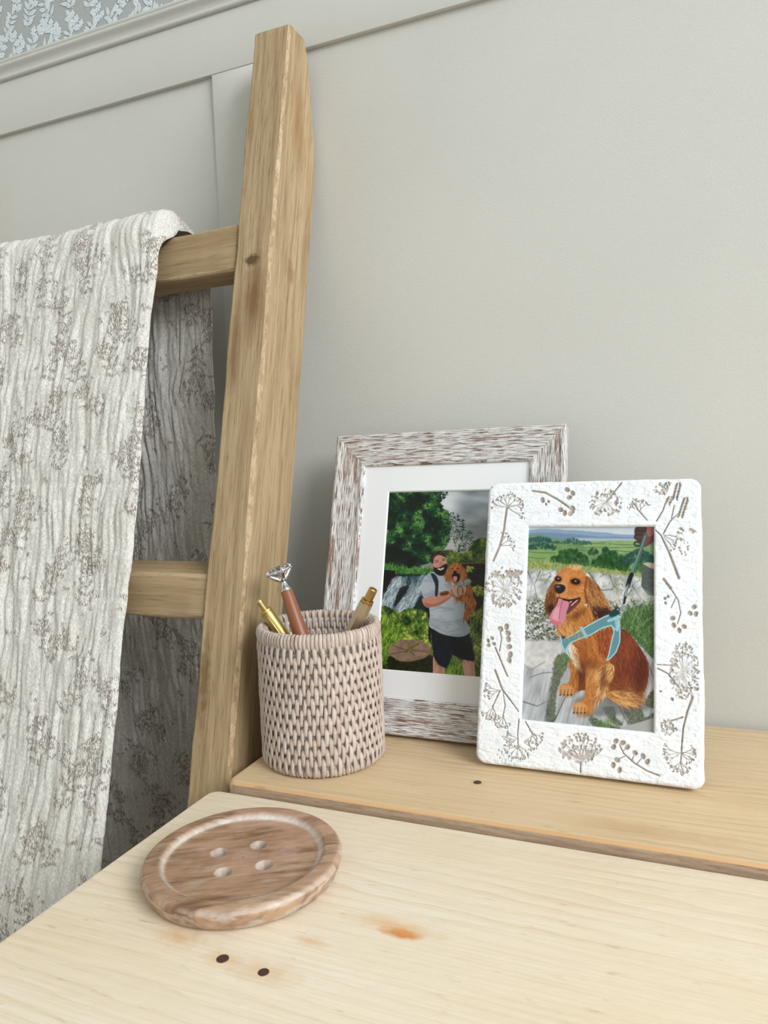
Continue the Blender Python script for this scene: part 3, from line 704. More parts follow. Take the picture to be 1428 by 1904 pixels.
    C.line([(470, 770), (520, 725)], 7, (232, 224, 210), .9); C.line([(455, 745), (470, 735)], 9, (232, 224, 210), .8)
    C.poly([(362, 700), (400, 725), (445, 738), (448, 770), (428, 830), (418, 895), (378, 944), (312, 936), (286, 892), (300, 825), (342, 770)], (206, 132, 150), 4)
    C.poly([(330, 800), (372, 790), (360, 900), (330, 915), (305, 880)], (228, 160, 174), 9, .8); C.poly([(300, 890), (380, 920), (350, 945), (305, 930)], (214, 100, 110), 8, .7)
    C.line([(392, 730), (372, 810), (362, 890)], 7, (150, 82, 100), .8); C.line([(362, 704), (440, 722), (500, 716), (546, 700)], 8, (70, 32, 28), .9)
    C.poly([(320, 600), (345, 586), (390, 588), (416, 606), (412, 640), (372, 668), (334, 652)], (44, 42, 46), 3); C.ell(352, 606, 20, 9, (142, 146, 154), .1, .6, .8)
    C.ell(342, 636, 9, 7, (16, 14, 16)); C.ell(392, 640, 9, 7, (16, 14, 16)); C.line([(368, 660), (366, 700)], 5, (70, 44, 38), .8)
    for k in range(16): C.ell(430+g.uniform(-30, 50), 665+g.uniform(-25, 25), 3, 3, (150, 92, 50), 0, .4, .6)
    for ex, ey, rx, ry in ((354, 540, 27, 21), (505, 562, 38, 25)):
        C.ell(ex, ey, rx*1.25, ry*1.3, (118, 62, 30), .1, .4, .8); C.ell(ex, ey, rx, ry, (34, 22, 20), .1); C.ell(ex, ey, rx*.5, ry*.62, (62, 40, 32), 0, .4, .8); C.ell(ex+2, ey-4, 6, 5, (205, 215, 225)); C.line([(ex-rx, ey-4), (ex, ey-ry-5), (ex+rx, ey-1)], 5, (88, 44, 24), .8)
    # harness
    hb = (112, 160, 172); edge = (176, 216, 224)
    h1 = [(374, 1030), (410, 1048), (440, 1040), (540, 985), (640, 925), (742, 870), (800, 846), (876, 852), (880, 990), (845, 985), (812, 950), (740, 972), (640, 1030), (540, 1068), (465, 1100), (432, 1150), (445, 1190), (500, 1262), (470, 1240), (410, 1170), (380, 1110)]
    h2 = [(876, 870), (896, 990), (893, 1090), (860, 1180), (805, 1240), (765, 1260), (790, 1190), (806, 1110), (832, 1000), (820, 960)]
    for hp in (h2, h1):
        w_, d = C.poly(hp, hb, 3, 1, False); a = sstep(0, 4, d); X, Y = C.x[w_], C.y[w_]
        s_ = .5+.5*np.sin((X*.55+Y*.6)*.42 if hp is h1 else (X*.1+Y)*.34)
        C.blend(w_, a*s_*.55, (72, 110, 126)); C.blend(w_, a*(1-sstep(7, 14, d))*.95, edge)
    C.line([(556, 965), (600, 1045)], 26, (150, 190, 202)); C.line([(790, 905), (890, 870)], 24, (150, 200, 208), .9); C.line([(846, 860), (866, 990)], 18, (150, 200, 208), .8)
    C.poly([(785, 840), (862, 790), (894, 840), (846, 868), (806, 872)], (30, 78, 84), 3, 1, False); C.ell(868, 806, 24, 20, (40, 60, 62), 0, .3, .9); C.ell(872, 806, 10, 9, (150, 150, 146))
    # shading in the print
    C.line([(602, 530), (588, 640), (604, 745)], 20, (84, 44, 26), .5, 8); C.ell(520, 850, 70, 30, (96, 50, 26), -.5, .8, .55); C.ell(330, 640, 16, 60, (96, 50, 26), .1, .8, .5)
    C.ell(640, 1280, 70, 40, (110, 60, 30), .3, .8, .5); C.ell(745, 1400, 20, 110, (90, 46, 24), .15, .8, .6); C.ell(560, 1340, 40, 90, (80, 44, 26), .1, .8, .55); C.ell(860, 1480, 110, 30, (96, 46, 26), .3, .8, .5)
    C.ell(560, 1180, 60, 90, (140, 80, 40), .4, .8, .4); C.ell(1060, 1400, 50, 180, (70, 30, 22), .1, .8, .45); C.ell(470, 500, 80, 30, (224, 160, 104), .1, .8, .35)
    C.ell(402, 1046, 18, 14, (26, 34, 60)); C.strokes([(360, 980), (500, 960), (560, 1010), (430, 1050)], 60, 1.3, 44, 5, [(228, 168, 100), (186, 120, 58)], .7, .3, 28)
    L = C.c.mean(-1, keepdims=True); C.c = np.clip(L+(C.c-L)*.86, 0, 255); C.c = np.clip(128+(C.c-128)*1.12-8, 0, 255)
    return C

def paint_man():
    C = Canvas(1203, 1904, .55, (70, 110, 60)); F = C.full; x, y = C.x, C.y; g = np.random.default_rng(8)
    cl = fbm(x*.004, y*.009, 2, 4); C.blend(F, np.ones_like(x), np.array([150, 158, 164.])*(.62+.75*cl[..., None]))
    C.ell(680, 220, 120, 160, (226, 230, 234), .5, .8, .8); C.ell(720, 620, 160, 120, (214, 210, 212), 0, .8, .8); C.ell(950, 240, 180, 50, (122, 132, 138), .2, .8, .6); C.ell(960, 500, 170, 50, (132, 138, 142), -.1, .8, .6)
    def leaves(pts, n, cols, s=10, seed=1, al=.85, base=None):
        if base is not None: C.poly(pts, base, 12, 1, True, 22, .03, seed, .25, .02)
        gg = np.random.default_rng(seed); p = C.smooth(pts, 3); lo, hi = p.min(0), p.max(0); k = 0
        x1, y1 = p[:, 0], p[:, 1]; x2, y2 = np.roll(x1, -1), np.roll(y1, -1)
        while k < n:
            X, Y = gg.uniform(lo, hi); c = (y1 > Y) != (y2 > Y)
            if np.sum(X < (x2[c]-x1[c])*(Y-y1[c])/(y2[c]-y1[c])+x1[c]) % 2 == 0: k += .2; continue
            k += 1; q = float(fbm(np.array(X*.012), np.array(Y*.012), seed+5, 3)); i = int(np.clip((q-.25)*2*len(cols)+gg.normal()*.7, 0, len(cols)-1))
            C.ell(X, Y, s*gg.uniform(.5, 1.2), s*gg.uniform(.3, .8), np.array(cols[i], float)*gg.uniform(.85, 1.15), gg.uniform(0, 3), .35, al)
    G1 = [(12, 36, 32), (16, 50, 38), (26, 72, 48), (40, 92, 54), (70, 122, 62), (112, 152, 84)]
    leaves([(100, 90), (560, 110), (620, 240), (690, 330), (700, 480), (660, 640), (560, 760), (400, 830), (100, 860)], 2600, G1, 15, 2, .9, (24, 66, 38))
    leaves([(560, 100), (690, 110), (640, 180), (600, 210)], 150, G1[:3], 8, 3); leaves([(640, 330), (740, 310), (830, 390), (840, 470), (905, 500), (890, 600), (840, 670), (760, 690), (720, 560), (660, 480)], 420, [(20, 44, 36), (30, 66, 48), (60, 96, 70), (90, 120, 96)], 8, 4)
    leaves([(640, 680), (840, 700), (900, 590), (1060, 570), (1080, 830), (640, 850)], 800, [(40, 72, 34), (70, 104, 44), (110, 136, 56), (142, 156, 76)], 12, 5, .9, (78, 106, 48))
    C.poly([(120, 640), (330, 700), (420, 800), (400, 850), (110, 830)], (10, 26, 22), 20, .8, True, 16, .03, 4)
    gr = [(110, 800), (300, 850), (600, 850), (560, 920), (200, 930), (110, 880)]
    C.poly(gr, (56, 108, 48), 8, 1, False, 8, .05); C.strokes(gr, 400, -1.4, 40, 5, [(96, 158, 66), (40, 88, 40), (130, 180, 90)], .8, .4, 6, smooth=False)
    # weir
    C.poly([(80, 900), (540, 905), (520, 1300), (80, 1320)], (34, 52, 56), 6, 1, False)
    C.poly([(100, 865), (210, 872), (205, 950), (130, 1060), (90, 1060)], (14, 16, 18), 4, 1, False)
    for pl, n in (([(190, 940), (300, 930), (310, 1010), (240, 1120), (180, 1280), (90, 1330), (90, 1180), (150, 1030)], 420), ([(300, 1060), (400, 930), (500, 925), (440, 1080), (370, 1200), (320, 1290), (210, 1280), (240, 1170)], 420)):
        C.poly(pl, (138, 154, 162), 10, .8, True, 14, .04); C.strokes(pl, n, 2.05, 74, 5, [(226, 236, 242), (150, 168, 178), (92, 110, 120), (206, 220, 228)], .75, .2, 7)
    C.poly([(250, 1040), (330, 1020), (290, 1110), (230, 1180), (190, 1230)], (22, 34, 38), 10, .9, True, 8, .05)
    C.strokes([(280, 920), (480, 920), (470, 960), (290, 980)], 200, 1.57, 50, 4, [(70, 96, 104), (40, 60, 68), (120, 150, 160)], .8, .1, 8)
    # wall at right, undergrowth
    C.poly([(800, 800), (1100, 790), (1100, 1300), (830, 1350)], (44, 44, 32), 8, 1, False, 6, .05)
    C.strokes([(820, 820), (1090, 810), (1090, 1300), (850, 1300)], 700, -.2, 34, 6, [(70, 74, 44), (28, 28, 24), (96, 96, 66), (58, 46, 34)], .7, .5, 9, smooth=False)
    C.line([(790, 805), (940, 796), (1100, 794)], 15, (122, 66, 54)); C.line([(790, 796), (1100, 786)], 5, (170, 120, 104), .8)
    G2 = [(28, 50, 26), (56, 84, 38), (90, 120, 50), (132, 156, 66), (186, 192, 92)]
    leaves([(70, 1240), (240, 1260), (330, 1230), (520, 1270), (560, 1400), (560, 1860), (60, 1860)], 1700, G2, 16, 10, .9, (76, 112, 44))
    leaves([(840, 1300), (1080, 1260), (1080, 1860), (640, 1860), (640, 1700), (860, 1640)], 1600, G2, 13, 11, .9, (70, 96, 40))
    leaves([(890, 1030), (960, 1010), (1000, 1080), (930, 1100)], 60, G2[3:], 14, 12); leaves([(840, 830), (900, 830), (890, 880), (850, 880)], 40, G2[2:], 10, 13)
    C.strokes([(70, 1380), (220, 1390), (260, 1560), (90, 1700)], 240, -1.3, 110, 7, [(168, 198, 70), (110, 150, 48), (70, 110, 40)], .85, .35, 14)
    C.strokes([(860, 1350), (1070, 1300), (1070, 1860), (880, 1860)], 500, -1.2, 70, 5, [(150, 160, 70), (100, 116, 52), (60, 76, 34), (176, 176, 96)], .75, .5, 15)
    C.strokes([(640, 1680), (790, 1680), (790, 1850), (630, 1850)], 200, -1.5, 80, 6, [(158, 190, 70), (96, 138, 44)], .85, .4, 16)
    # stump
    C.poly([(170, 1650), (520, 1640), (530, 1800), (300, 1830), (180, 1800)], (48, 54, 34), 10, 1, True, 8, .04, 5, .4, .06)
    C.poly([(150, 1620), (190, 1550), (290, 1512), (420, 1520), (510, 1560), (520, 1620), (470, 1670), (360, 1702), (230, 1690)], (150, 124, 104), 5, 1, True, 8, .04, 5, .18, .03)
    for a in ((300, 1600, 190, 1560), (350, 1600, 500, 1620), (350, 1590, 420, 1540), (340, 1610, 380, 1650), (330, 1610, 170, 1640)): C.line([a[:2], a[2:]], 6, (70, 62, 44), .8)
    C.line([(310, 1605), (360, 1570), (410, 1550)], 20, (116, 116, 40), .8)
    # man
    shirt = [(540, 880), (600, 905), (680, 960), (760, 1010), (810, 1100), (815, 1200), (830, 1330), (862, 1430), (780, 1480), (640, 1462), (560, 1420), (505, 1380), (512, 1280), (500, 1180), (470, 1130), (448, 1100), (440, 1000), (460, 940), (500, 900)]
    C.poly([(470, 1150), (520, 1180), (520, 1500), (500, 1490), (500, 1290), (468, 1230)], (20, 24, 28), 4)
    skin = (206, 158, 138)
    C.poly([(540, 1660), (640, 1680), (636, 1860), (536, 1860)], skin, 4, 1, False); C.poly([(780, 1660), (890, 1660), (902, 1860), (810, 1860)], skin, 4, 1, False); C.ell(600, 1760, 22, 80, (178, 128, 108), 0, .8, .6); C.ell(880, 1760, 18, 90, (178, 128, 108), 0, .8, .6)
    sh = [(520, 1400), (600, 1450), (780, 1470), (850, 1430), (880, 1560), (892, 1700), (780, 1680), (705, 1640), (680, 1720), (648, 1765), (580, 1730), (545, 1660)]
    C.poly(sh, (30, 38, 52), 4, 1, False); C.poly([(700, 1500), (790, 1490), (880, 1600), (890, 1690), (785, 1672), (708, 1610)], (16, 18, 24), 14, .9); C.strokes(sh, 140, 1.5, 90, 8, [(48, 58, 76), (22, 28, 40)], .4, .15, 17)
    w_, d = C.poly(shirt, (176, 186, 198), 4); X, Y = C.x[w_], C.y[w_]; a = sstep(0, 8, d)
    C.blend(w_, a*sstep(700, 840, X)*.5, (128, 138, 152)); C.blend(w_, a*sstep(.52, .62, fbm(X*.012-Y*.01, Y*.03, 44, 3))*.45, (138, 148, 162)); C.blend(w_, a*np.exp(-((X-620)/90)**2-((Y-1290)/90)**2)*.4, (206, 212, 220))
    for q in (((520, 1370), (660, 1440), (820, 1400)), ((540, 1320), (640, 1350), (780, 1330)), ((510, 1240), (600, 1215), (700, 1220))): C.line(q, 9, (140, 150, 164), .6, 5)
    C.poly([(524, 900), (560, 905), (590, 970), (582, 1100), (560, 1100), (560, 1000)], (44, 54, 62), 4); C.line([(650, 950), (700, 1010)], 8, (110, 120, 132), .6)
    C.poly([(560, 880), (640, 900), (655, 925), (600, 905)], (186, 128, 108), 4)
    arm = [(448, 1130), (500, 1120), (545, 1098), (560, 1120), (640, 1085), (700, 1065), (730, 1090), (700, 1125), (620, 1180), (540, 1205), (490, 1215), (456, 1180)]
    C.poly(arm, (204, 140, 116), 4); C.poly([(470, 1170), (560, 1180), (690, 1115), (600, 1190), (500, 1212)], (168, 104, 84), 8, .7)
    # head
    C.poly([(532, 800), (540, 740), (580, 712), (640, 722), (668, 790), (664, 850), (630, 905), (585, 900), (548, 860)], (208, 152, 132), 3)
    C.poly([(545, 830), (560, 840), (600, 838), (640, 812), (668, 808), (668, 860), (640, 908), (600, 915), (560, 890)], (46, 32, 30), 5)
    C.poly([(524, 780), (524, 730), (552, 694), (600, 684), (640, 700), (658, 742), (600, 720), (556, 745), (548, 800), (538, 810)], (66, 52, 46), 4); C.strokes([(530, 740), (560, 695), (620, 690), (655, 735), (600, 716)], 120, -.9, 22, 4, [(96, 78, 68), (46, 36, 32)], .7, .4, 18)
    C.line([(590, 852), (612, 860), (634, 846)], 12, (232, 222, 214)); C.line([(582, 846), (612, 846), (640, 836)], 6, (150, 80, 74), .9)
    C.line([(566, 790), (590, 786)], 6, (60, 36, 30)); C.line([(626, 776), (646, 770)], 6, (60, 36, 30)); C.line([(562, 776), (592, 770)], 6, (80, 56, 46)); C.line([(624, 760), (648, 757)], 6, (80, 56, 46))
    C.poly([(604, 785), (616, 782), (626, 818), (608, 824), (598, 818)], (196, 128, 108), 4, .9); C.ell(578, 812, 13, 11, (214, 140, 120), 0, .7, .7); C.ell(646, 796, 11, 10, (214, 140, 120), 0, .7, .7); C.ell(540, 815, 8, 16, (190, 128, 108))
    # dog in arms
    db = [(770, 990), (850, 975), (885, 1030), (895, 1110), (920, 1150), (905, 1230), (860, 1280), (850, 1325), (815, 1325), (812, 1270), (830, 1180), (790, 1150), (740, 1140), (720, 1080), (730, 1010)]
    C.poly(db, (168, 98, 50), 4, 1, True, 5, .08); C.strokes(db, 420, 1.6, 42, 5, [(222, 152, 84), (140, 76, 38), (196, 122, 62), (100, 54, 30)], .75, .35, 19)
    C.poly([(735, 1000), (790, 970), (850, 940), (880, 975), (830, 1010), (760, 1030)], (132, 160, 158), 4); C.line([(790, 990), (870, 955)], 8, (170, 196, 194), .8)
    e1 = [(690, 825), (660, 870), (652, 930), (680, 965), (705, 960), (710, 880)]; e2 = [(785, 815), (830, 850), (846, 900), (820, 945), (790, 950), (775, 890)]
    for e in (e1, e2): C.poly(e, (164, 94, 50), 4, 1, True, 4, .1); C.strokes(e, 160, 1.6, 40, 5, [(214, 144, 84), (130, 70, 38), (186, 114, 62)], .75, .3, 20)
    C.poly([(690, 850), (715, 805), (750, 792), (785, 812), (798, 860), (790, 920), (760, 990), (725, 990), (705, 930)], (186, 112, 58), 4); C.strokes([(695, 840), (720, 800), (780, 805), (790, 850), (740, 860)], 130, -1.4, 24, 4, [(226, 154, 88), (160, 88, 42)], .7, .4, 21)
    C.poly([(712, 905), (740, 890), (780, 905), (772, 960), (745, 975), (718, 955)], (36, 20, 20), 4); C.poly([(722, 925), (755, 925), (752, 960), (738, 972), (722, 956)], (226, 140, 146), 3)
    C.ell(738, 882, 16, 12, (26, 22, 24)); C.ell(714, 848, 8, 6, (26, 18, 16)); C.ell(762, 846, 8, 6, (26, 18, 16)); C.line([(738, 892), (738, 905)], 4, (60, 30, 26))
    C.poly([(690, 1040), (760, 1010), (830, 1020), (830, 1060), (800, 1100), (740, 1120), (705, 1100)], (206, 158, 136), 4)
    for k in range(4): C.line([(760+k*16, 1035+k*3), (775+k*14, 1075+k*2)], 5, (156, 104, 84), .7)
    a = np.linspace(0, 6.2, 18); C.line(np.stack([782+24*np.cos(a), 1060+46*np.sin(a)], 1), 8, (74, 84, 74)); C.line([(700, 1050), (730, 1110), (780, 1125)], 7, (74, 84, 74)); C.line([(690, 1080), (720, 1110)], 6, (74, 84, 74))
    C.poly([(600, 1080), (650, 1058), (685, 1065), (670, 1095), (615, 1105)], (150, 84, 44), 4)
    for k in range(4): C.ell(618+k*16, 1092-k*4, 6, 8, (60, 36, 26), 0, .4, .8)
    L = C.c.mean(-1, keepdims=True); C.c = np.clip(L+(C.c-L)*.86, 0, 255); C.c = np.clip(128+(C.c-128)*1.12-12, 0, 255)
    return C

def print_mesh(name, C, quad, u0, u1, w0, w1, tf, parent, nx, ny, ext):
    """the flat photographic print as a colour mesh in its frame"""
    H = homog([(u0, w1), (u1, w1), (u1, w0), (u0, w0)], quad)
    U, Wv = np.meshgrid(np.linspace(u0-ext, u1+ext, nx), np.linspace(w1+ext, w0-ext, ny))
    a, b = H(U, Wv); col = lina(C.sample(a, b)); P = tf(U, Wv, 0)
    m = M(name+'_ink', .35, spec=.4); mm = m.out(m.attr('ink', True))
    return gridmesh(name, P, None, {'ink': col}, mm, parent, False, flip=True)

# ------------------------------------------------------------------ white clay frame
def build_white():
    X0, X1, Y0, TL, HL = -.1581, .0075, .5527, .3026, .2267; Z0 = .0078
    ct, st = math.cos(TL), math.sin(TL)
    def tf(u, w, n):       # n: outward from the face, towards the room
        return np.stack([u+0*n, Y0+w*st-n*ct, Z0+w*ct+n*st], -1)
    root = empty('clay_photo_frame', (float((X0+X1)/2), Y0, Z0))
    tag(root, 'white plaster photo frame with pressed flower imprints, photo of a harnessed spaniel', 'photo frame')
    ou0, ou1, ow0, ow1 = -.1231, -.0263, .0360, .1889
    # relief, authored over the frame's face
    C = Canvas(1396, 1904, .55, (0, 0, 0)); g = np.random.default_rng(4)
    depth = Canvas(1396, 1904, .55, (0, 0, 0)); 
    def st_(pts, w, v=1.): depth.line(pts, w, (v, 0, 0), 1, 2.5)
    def berry(x, y, r=16, v=1.):
        a = g.uniform(0, 3); depth.ell(x, y, r, r*.78, (v, 0, 0), a, .25); 
    def dots(cx, cy, rx, ry, n, r=7, v=.85, ctr=None):
        for k in range(n):
            a = g.uniform(0, 6.28); q = g.uniform(.25, 1)**.5; x, y = cx+rx*q*math.cos(a), cy+ry*q*math.sin(a)
            depth.ell(x, y, r*g.uniform(.6, 1.5), r*g.uniform(.45, .9), (v*g.uniform(.6, 1), 0, 0), g.uniform(0, 3), .3)
            if ctr and k % 3 == 0: st_([(x, y), ((x+ctr[0])/2+g.normal()*4, (y+ctr[1])/2+g.normal()*4), ctr], 4, .55)
    def twig(x, y, a, l, lv, w=5):
        x2, y2 = x+math.cos(a)*l, y+math.sin(a)*l; st_([(x, y), ((x+x2)/2+g.normal()*2, (y+y2)/2+g.normal()*2), (x2, y2)], w, .75)
        if lv == 0:
            for k in range(3): depth.ell(x2+g.normal()*5, y2+g.normal()*5, 5.5, 3.4, (.8, 0, 0), g.uniform(0, 3), .3)
            return
        for s in (-.55, .1, .6): twig(x2, y2, a+s+g.normal()*.15, l*.62, lv-1, w*.75)
    def fan(x, y, a0, a1, n, l, lv=1, w=5):
        for k in range(n): twig(x, y, a0+(a1-a0)*k/max(1, n-1), l*g.uniform(.85, 1.15), lv, w)
    st_([(125, 530), (160, 450), (185, 360), (205, 215)], 13); fan(208, 215, -3.0, -.2, 6, 52, 1); fan(208, 215, -.2, .6, 2, 60, 1); fan(165, 440, -1.1, 0, 3, 48, 1)
    st_([(355, 118), (430, 128), (500, 165), (560, 205), (598, 242)], 11)
    for q in ((560, 110), (592, 130), (572, 155), (415, 172), (520, 228), (592, 218), (545, 248), (578, 250)): berry(*q, 17)
    for q in ((436, 196), (450, 180)): berry(*q, 9)
    dots(785, 185, 100, 80, 90, 8, .9, (790, 180)); st_([(882, 65), (790, 178)], 10); berry(735, 130, 12); berry(845, 185, 13)
    st_([(1214, 625), (1160, 480), (1112, 375), (1080, 345)], [17, 13, 9, 6]); st_([(1125, 365), (1165, 290), (1215, 245)], 8); st_([(1085, 290), (1125, 225), (1145, 160)], 8); st_([(1030, 285), (985, 235), (945, 180)], 6); st_([(1170, 290), (1190, 200)], 6)
    for (a, b, c, d, n) in ((1195, 160, 1215, 80, 6), (1225, 265, 1258, 165, 7), (1120, 130, 1150, 75, 4), (1150, 190, 1165, 160, 3)):
        for k in range(n):
            t = k/(n-1); x, y = a+(c-a)*t, b+(d-b)*t
            for s in (-1, 1): depth.ell(x+s*11, y-4, 14, 6, (1, 0, 0), -1.3+s*-.5, .25)
    fan(985, 235, -2.6, -.9, 4, 44, 1); dots(1105, 100, 42, 32, 18, 9); fan(1125, 375, .1, .9, 3, 60, 1); dots(1225, 350, 20, 20, 8, 9); dots(1286, 350, 20, 18, 8, 9); dots(1245, 450, 30, 45, 16, 6)
    dots(185, 690, 108, 120, 170, 8, .95, (190, 700)); dots(235, 605, 46, 22, 16, 13, 1.)
    st_([(135, 1040), (160, 1100), (205, 1205)], 10); st_([(160, 1060), (172, 985), (160, 930)], 7)
    for q in ((165, 930), (200, 918), (208, 955), (210, 990), (215, 1035), (222, 1080), (214, 1112)): berry(*q, 19)
    for q in ((115, 985), (93, 1000), (95, 1026), (126, 1018)): berry(*q, 13)
    st_([(133, 1172), (175, 1285), (225, 1350), (270, 1412)], [13, 11, 8, 6]); st_([(160, 1295), (118, 1385)], 7); st_([(180, 1300), (192, 1380), (178, 1440)], 6); fan(165, 1292, 2.7, 3.4, 3, 55, 1); fan(120, 1390, 1.2, 2.4, 4, 40, 1); fan(180, 1440, 1.2, 2.6, 4, 42, 1)
    st_([(272, 1455), (266, 1530), (266, 1620)], 7); st_([(310, 1470), (352, 1545)], 7); fan(266, 1610, .6, 2.8, 5, 52, 1); fan(350, 1545, .2, 1.9, 3, 38, 1); fan(266, 1570, 2.6, 3.5, 3, 48, 1); fan(300, 1590, -.6, .6, 3, 42, 1); dots(240, 1660, 100, 50, 40, 5)
    st_([(630, 1765), (634, 1690)], 9); dots(625, 1625, 125, 85, 130, 9, .95, (634, 1695)); fan(634, 1690, -2.7, -.4, 6, 50, 1, 7)
    st_([(1092, 1782), (1020, 1755), (950, 1712), (885, 1655), (858, 1600)], [10, 9, 8, 7, 6])
    for q in ((838, 1583), (878, 1592), (905, 1618), (824, 1616), (950, 1650), (997, 1670), (1022, 1702), (845, 1692), (822, 1722), (858, 1752)): berry(*q, 18)
    for q in ((950, 1650, 930, 1700), (997, 1670, 960, 1715), (905, 1617, 880, 1640), (845, 1690, 890, 1670)): st_([q[:2], q[2:]], 5)
    st_([(1290, 1322), (1258, 1410), (1235, 1500), (1225, 1610), (1218, 1715)], [17, 12, 11, 9, 8]); st_([(1105, 1476), (1165, 1462), (1232, 1440)], 9); fan(1220, 1650, 2.6, 3.4, 3, 62, 1); fan(1220, 1650, -.3, .8, 4, 50, 1); fan(1216, 1700, .8, 2.4, 4, 42, 1); dots(1140, 1500, 42, 48, 40, 6); fan(1160, 1465, 1.2, 2.2, 3, 34, 1)
    st_([(1125, 632), (1165, 685)], 15); st_([(1165, 685), (1210, 755), (1224, 830), (1205, 895)], 6); st_([(1195, 740), (1168, 800)], 5)
    for q in ((1302, 795), (1278, 832), (1312, 836), (1242, 910), (1175, 862), (1182, 902), (1214, 932)): berry(*q, 17)
    for q in ((1135, 772), (1150, 735), (1132, 745)): berry(*q, 10)
    dots(1240, 1170, 88, 170, 190, 8, .9, (1230, 1170)); st_([(1085, 1155), (1150, 1188), (1205, 1265)], 8); st_([(1082, 1133), (1180, 1138)], 6); berry(1318, 1275, 12); berry(1102, 1290, 8); berry(1170, 1335, 12)
    quad = [(100, 72), (1352, 32), (1362, 1872), (15, 1710)]
    H = homog([(X0, HL), (X1, HL), (X1, 0), (X0, 0)], quad)
    nx, ny = 372, 506
    U, Wv = np.meshgrid(np.linspace(X0, X1, nx), np.linspace(HL, 0, ny))
    Us, Ws = U.copy(), Wv.copy()
    cx, cy, hx, hy, rr = (X0+X1)/2, HL/2, (X1-X0)/2, HL/2, .0085
    qx = np.abs(U-cx)-(hx-rr); qy = np.abs(Wv-cy)-(hy-rr)
    # squash the corner cells on to the rounded outline
    inc = (qx > 0) & (qy > 0); l = np.hypot(qx, qy)+1e-9; over = inc & (l > rr)
    sx = np.sign(U-cx); sy = np.sign(Wv-cy)
    U = np.where(over, cx+sx*(hx-rr+qx/l*rr), U); Wv = np.where(over, cy+sy*(hy-rr+qy/l*rr), Wv)
    U = U+(fbm(U*0+Wv*60, U*20, 3, 3)-.5)*.0016*sstep(.75, 1, np.abs(U-cx)/hx)
    Wv = Wv+(fbm(U*60, Wv*20, 5, 3)-.5)*.0012*sstep(.8, 1, np.abs(Wv-cy)/hy)*(Wv > .02)
    qx = np.abs(U-cx)-(hx-rr); qy = np.abs(Wv-cy)-(hy-rr)
    dout = rr-(np.hypot(np.maximum(qx, 0), np.maximum(qy, 0))+np.minimum(np.maximum(qx, qy), 0))
    ocx, ocy, ohx, ohy = (ou0+ou1)/2, (ow0+ow1)/2, (ou1-ou0)/2, (ow1-ow0)/2
    # pull the nearest grid lines on to the opening's edge
    px = np.linspace(X0, X1, nx); py = np.linspace(HL, 0, ny)
    ia, ib = np.argmin(abs(px-ou0)), np.argmin(abs(px-ou1)); ja, jb = np.argmin(abs(py-ow1)), np.argmin(abs(py-ow0))
    U[ja:jb+1, ia] = ou0; U[ja:jb+1, ib] = ou1; Wv[ja, ia:ib+1] = ow1; Wv[jb, ia:ib+1] = ow0
    din = np.maximum(np.abs(U-ocx)-ohx, np.abs(Wv-ocy)-ohy)
    T = .0110; re = .0035; ri = .0020
    rnd = lambda d, r: -(r-np.sqrt(np.clip(r*r-np.clip(r-d, 0, r)**2, 0, None)))
    h = T+rnd(dout, re)+rnd(np.maximum(din, 0), ri)
    a, b = H(U, Wv); dep = depth.sample(a, b)[..., 0]
    rough = (fbm(U*150, Wv*420, 7, 4)-.5)*.0006+(fbm(U*45, Wv*45, 8, 3)-.5)*.0006
    flake = sstep(.6, .72, fbm(U*260, Wv*700, 12, 3))*.00035
    edgeflake = (1-sstep(.002, .009, dout))*(fbm(U*400, Wv*400, 15, 3)-.5)*.0012
    h = h+rough-flake-dep*.0013+edgeflake
    ring = (1-sstep(.05, .4, np.abs(dep-.35)))*.00025; h = h+ring
    keep = np.ones((ny-1, nx-1), bool); keep[ja:jb, ia:ib] = False
    stain = np.clip(dep*1.25, 0, 1)*.9+.28*sstep(.66, .78, fbm(U*300, Wv*900, 18, 3))+.35*(1-sstep(.0, .004, np.minimum(dout, np.abs(din)+.001)))*sstep(.55, .7, fbm(U*350, Wv*350, 19, 3))
    m = M('washed_white_plaster', .7, spec=.3); p = m.obj(); s = m.attr('stain')
    base = m.mix(m.ramp(m.noise(p, 45, 4), .35, .7), (249, 251, 255), (238, 242, 248)); fine = m.noise(m.obj((900, 900, 300)), 1, 3, .7)
    base = m.mix(m.ramp(fine, .6, .75, 0, .3), base, (196, 196, 202))
    c = m.mix(m.ramp(s, .25, 1.05), base, m.mix(m.ramp(m.noise(p, 500, 2), .3, .7), (140, 122, 108), (188, 172, 158)))
    mat = m.out(c, None, [(fine, .0006, .45), (m.noise(p, 420, 3), .0006, .25)])
    fr = gridmesh('frame_body', tf(U, Wv, h-.0), keep, {'stain': np.clip(stain, 0, 1)}, mat, root, True, flip=True)
    # the back of the slab and its outer and inner walls, joined to the same mesh
    bm = bmesh.new(); bm.from_mesh(fr.data); bm.verts.ensure_lookup_table(); allv = bm.verts[:]
    Z = np.arange(nx*ny).reshape(ny, nx)
    outer = list(Z[0, :])+list(Z[1:, -1])+list(Z[-1, -2::-1])+list(Z[-2:0:-1, 0])
    inner = list(Z[ja, ia:ib+1])+list(Z[ja+1:jb+1, ib])+list(Z[jb, ib-1:ia-1:-1])+list(Z[jb-1:ja, ia][::-1])
    nrm = Vector((0, -ct, st))
    def skirt(loop):
        vs = [allv[int(i)] for i in loop]; nv = []
        for i, v in zip(loop, vs):
            k = np.unravel_index(int(i), (ny, nx)); nv.append(bm.verts.new(v.co-nrm*float(h[k])))
        for i in range(len(vs)):
            j = (i+1) % len(vs)
            if vs[i] != vs[j]:
                try: bm.faces.new((vs[i], vs[j], nv[j], nv[i]))
                except ValueError: pass
        return nv
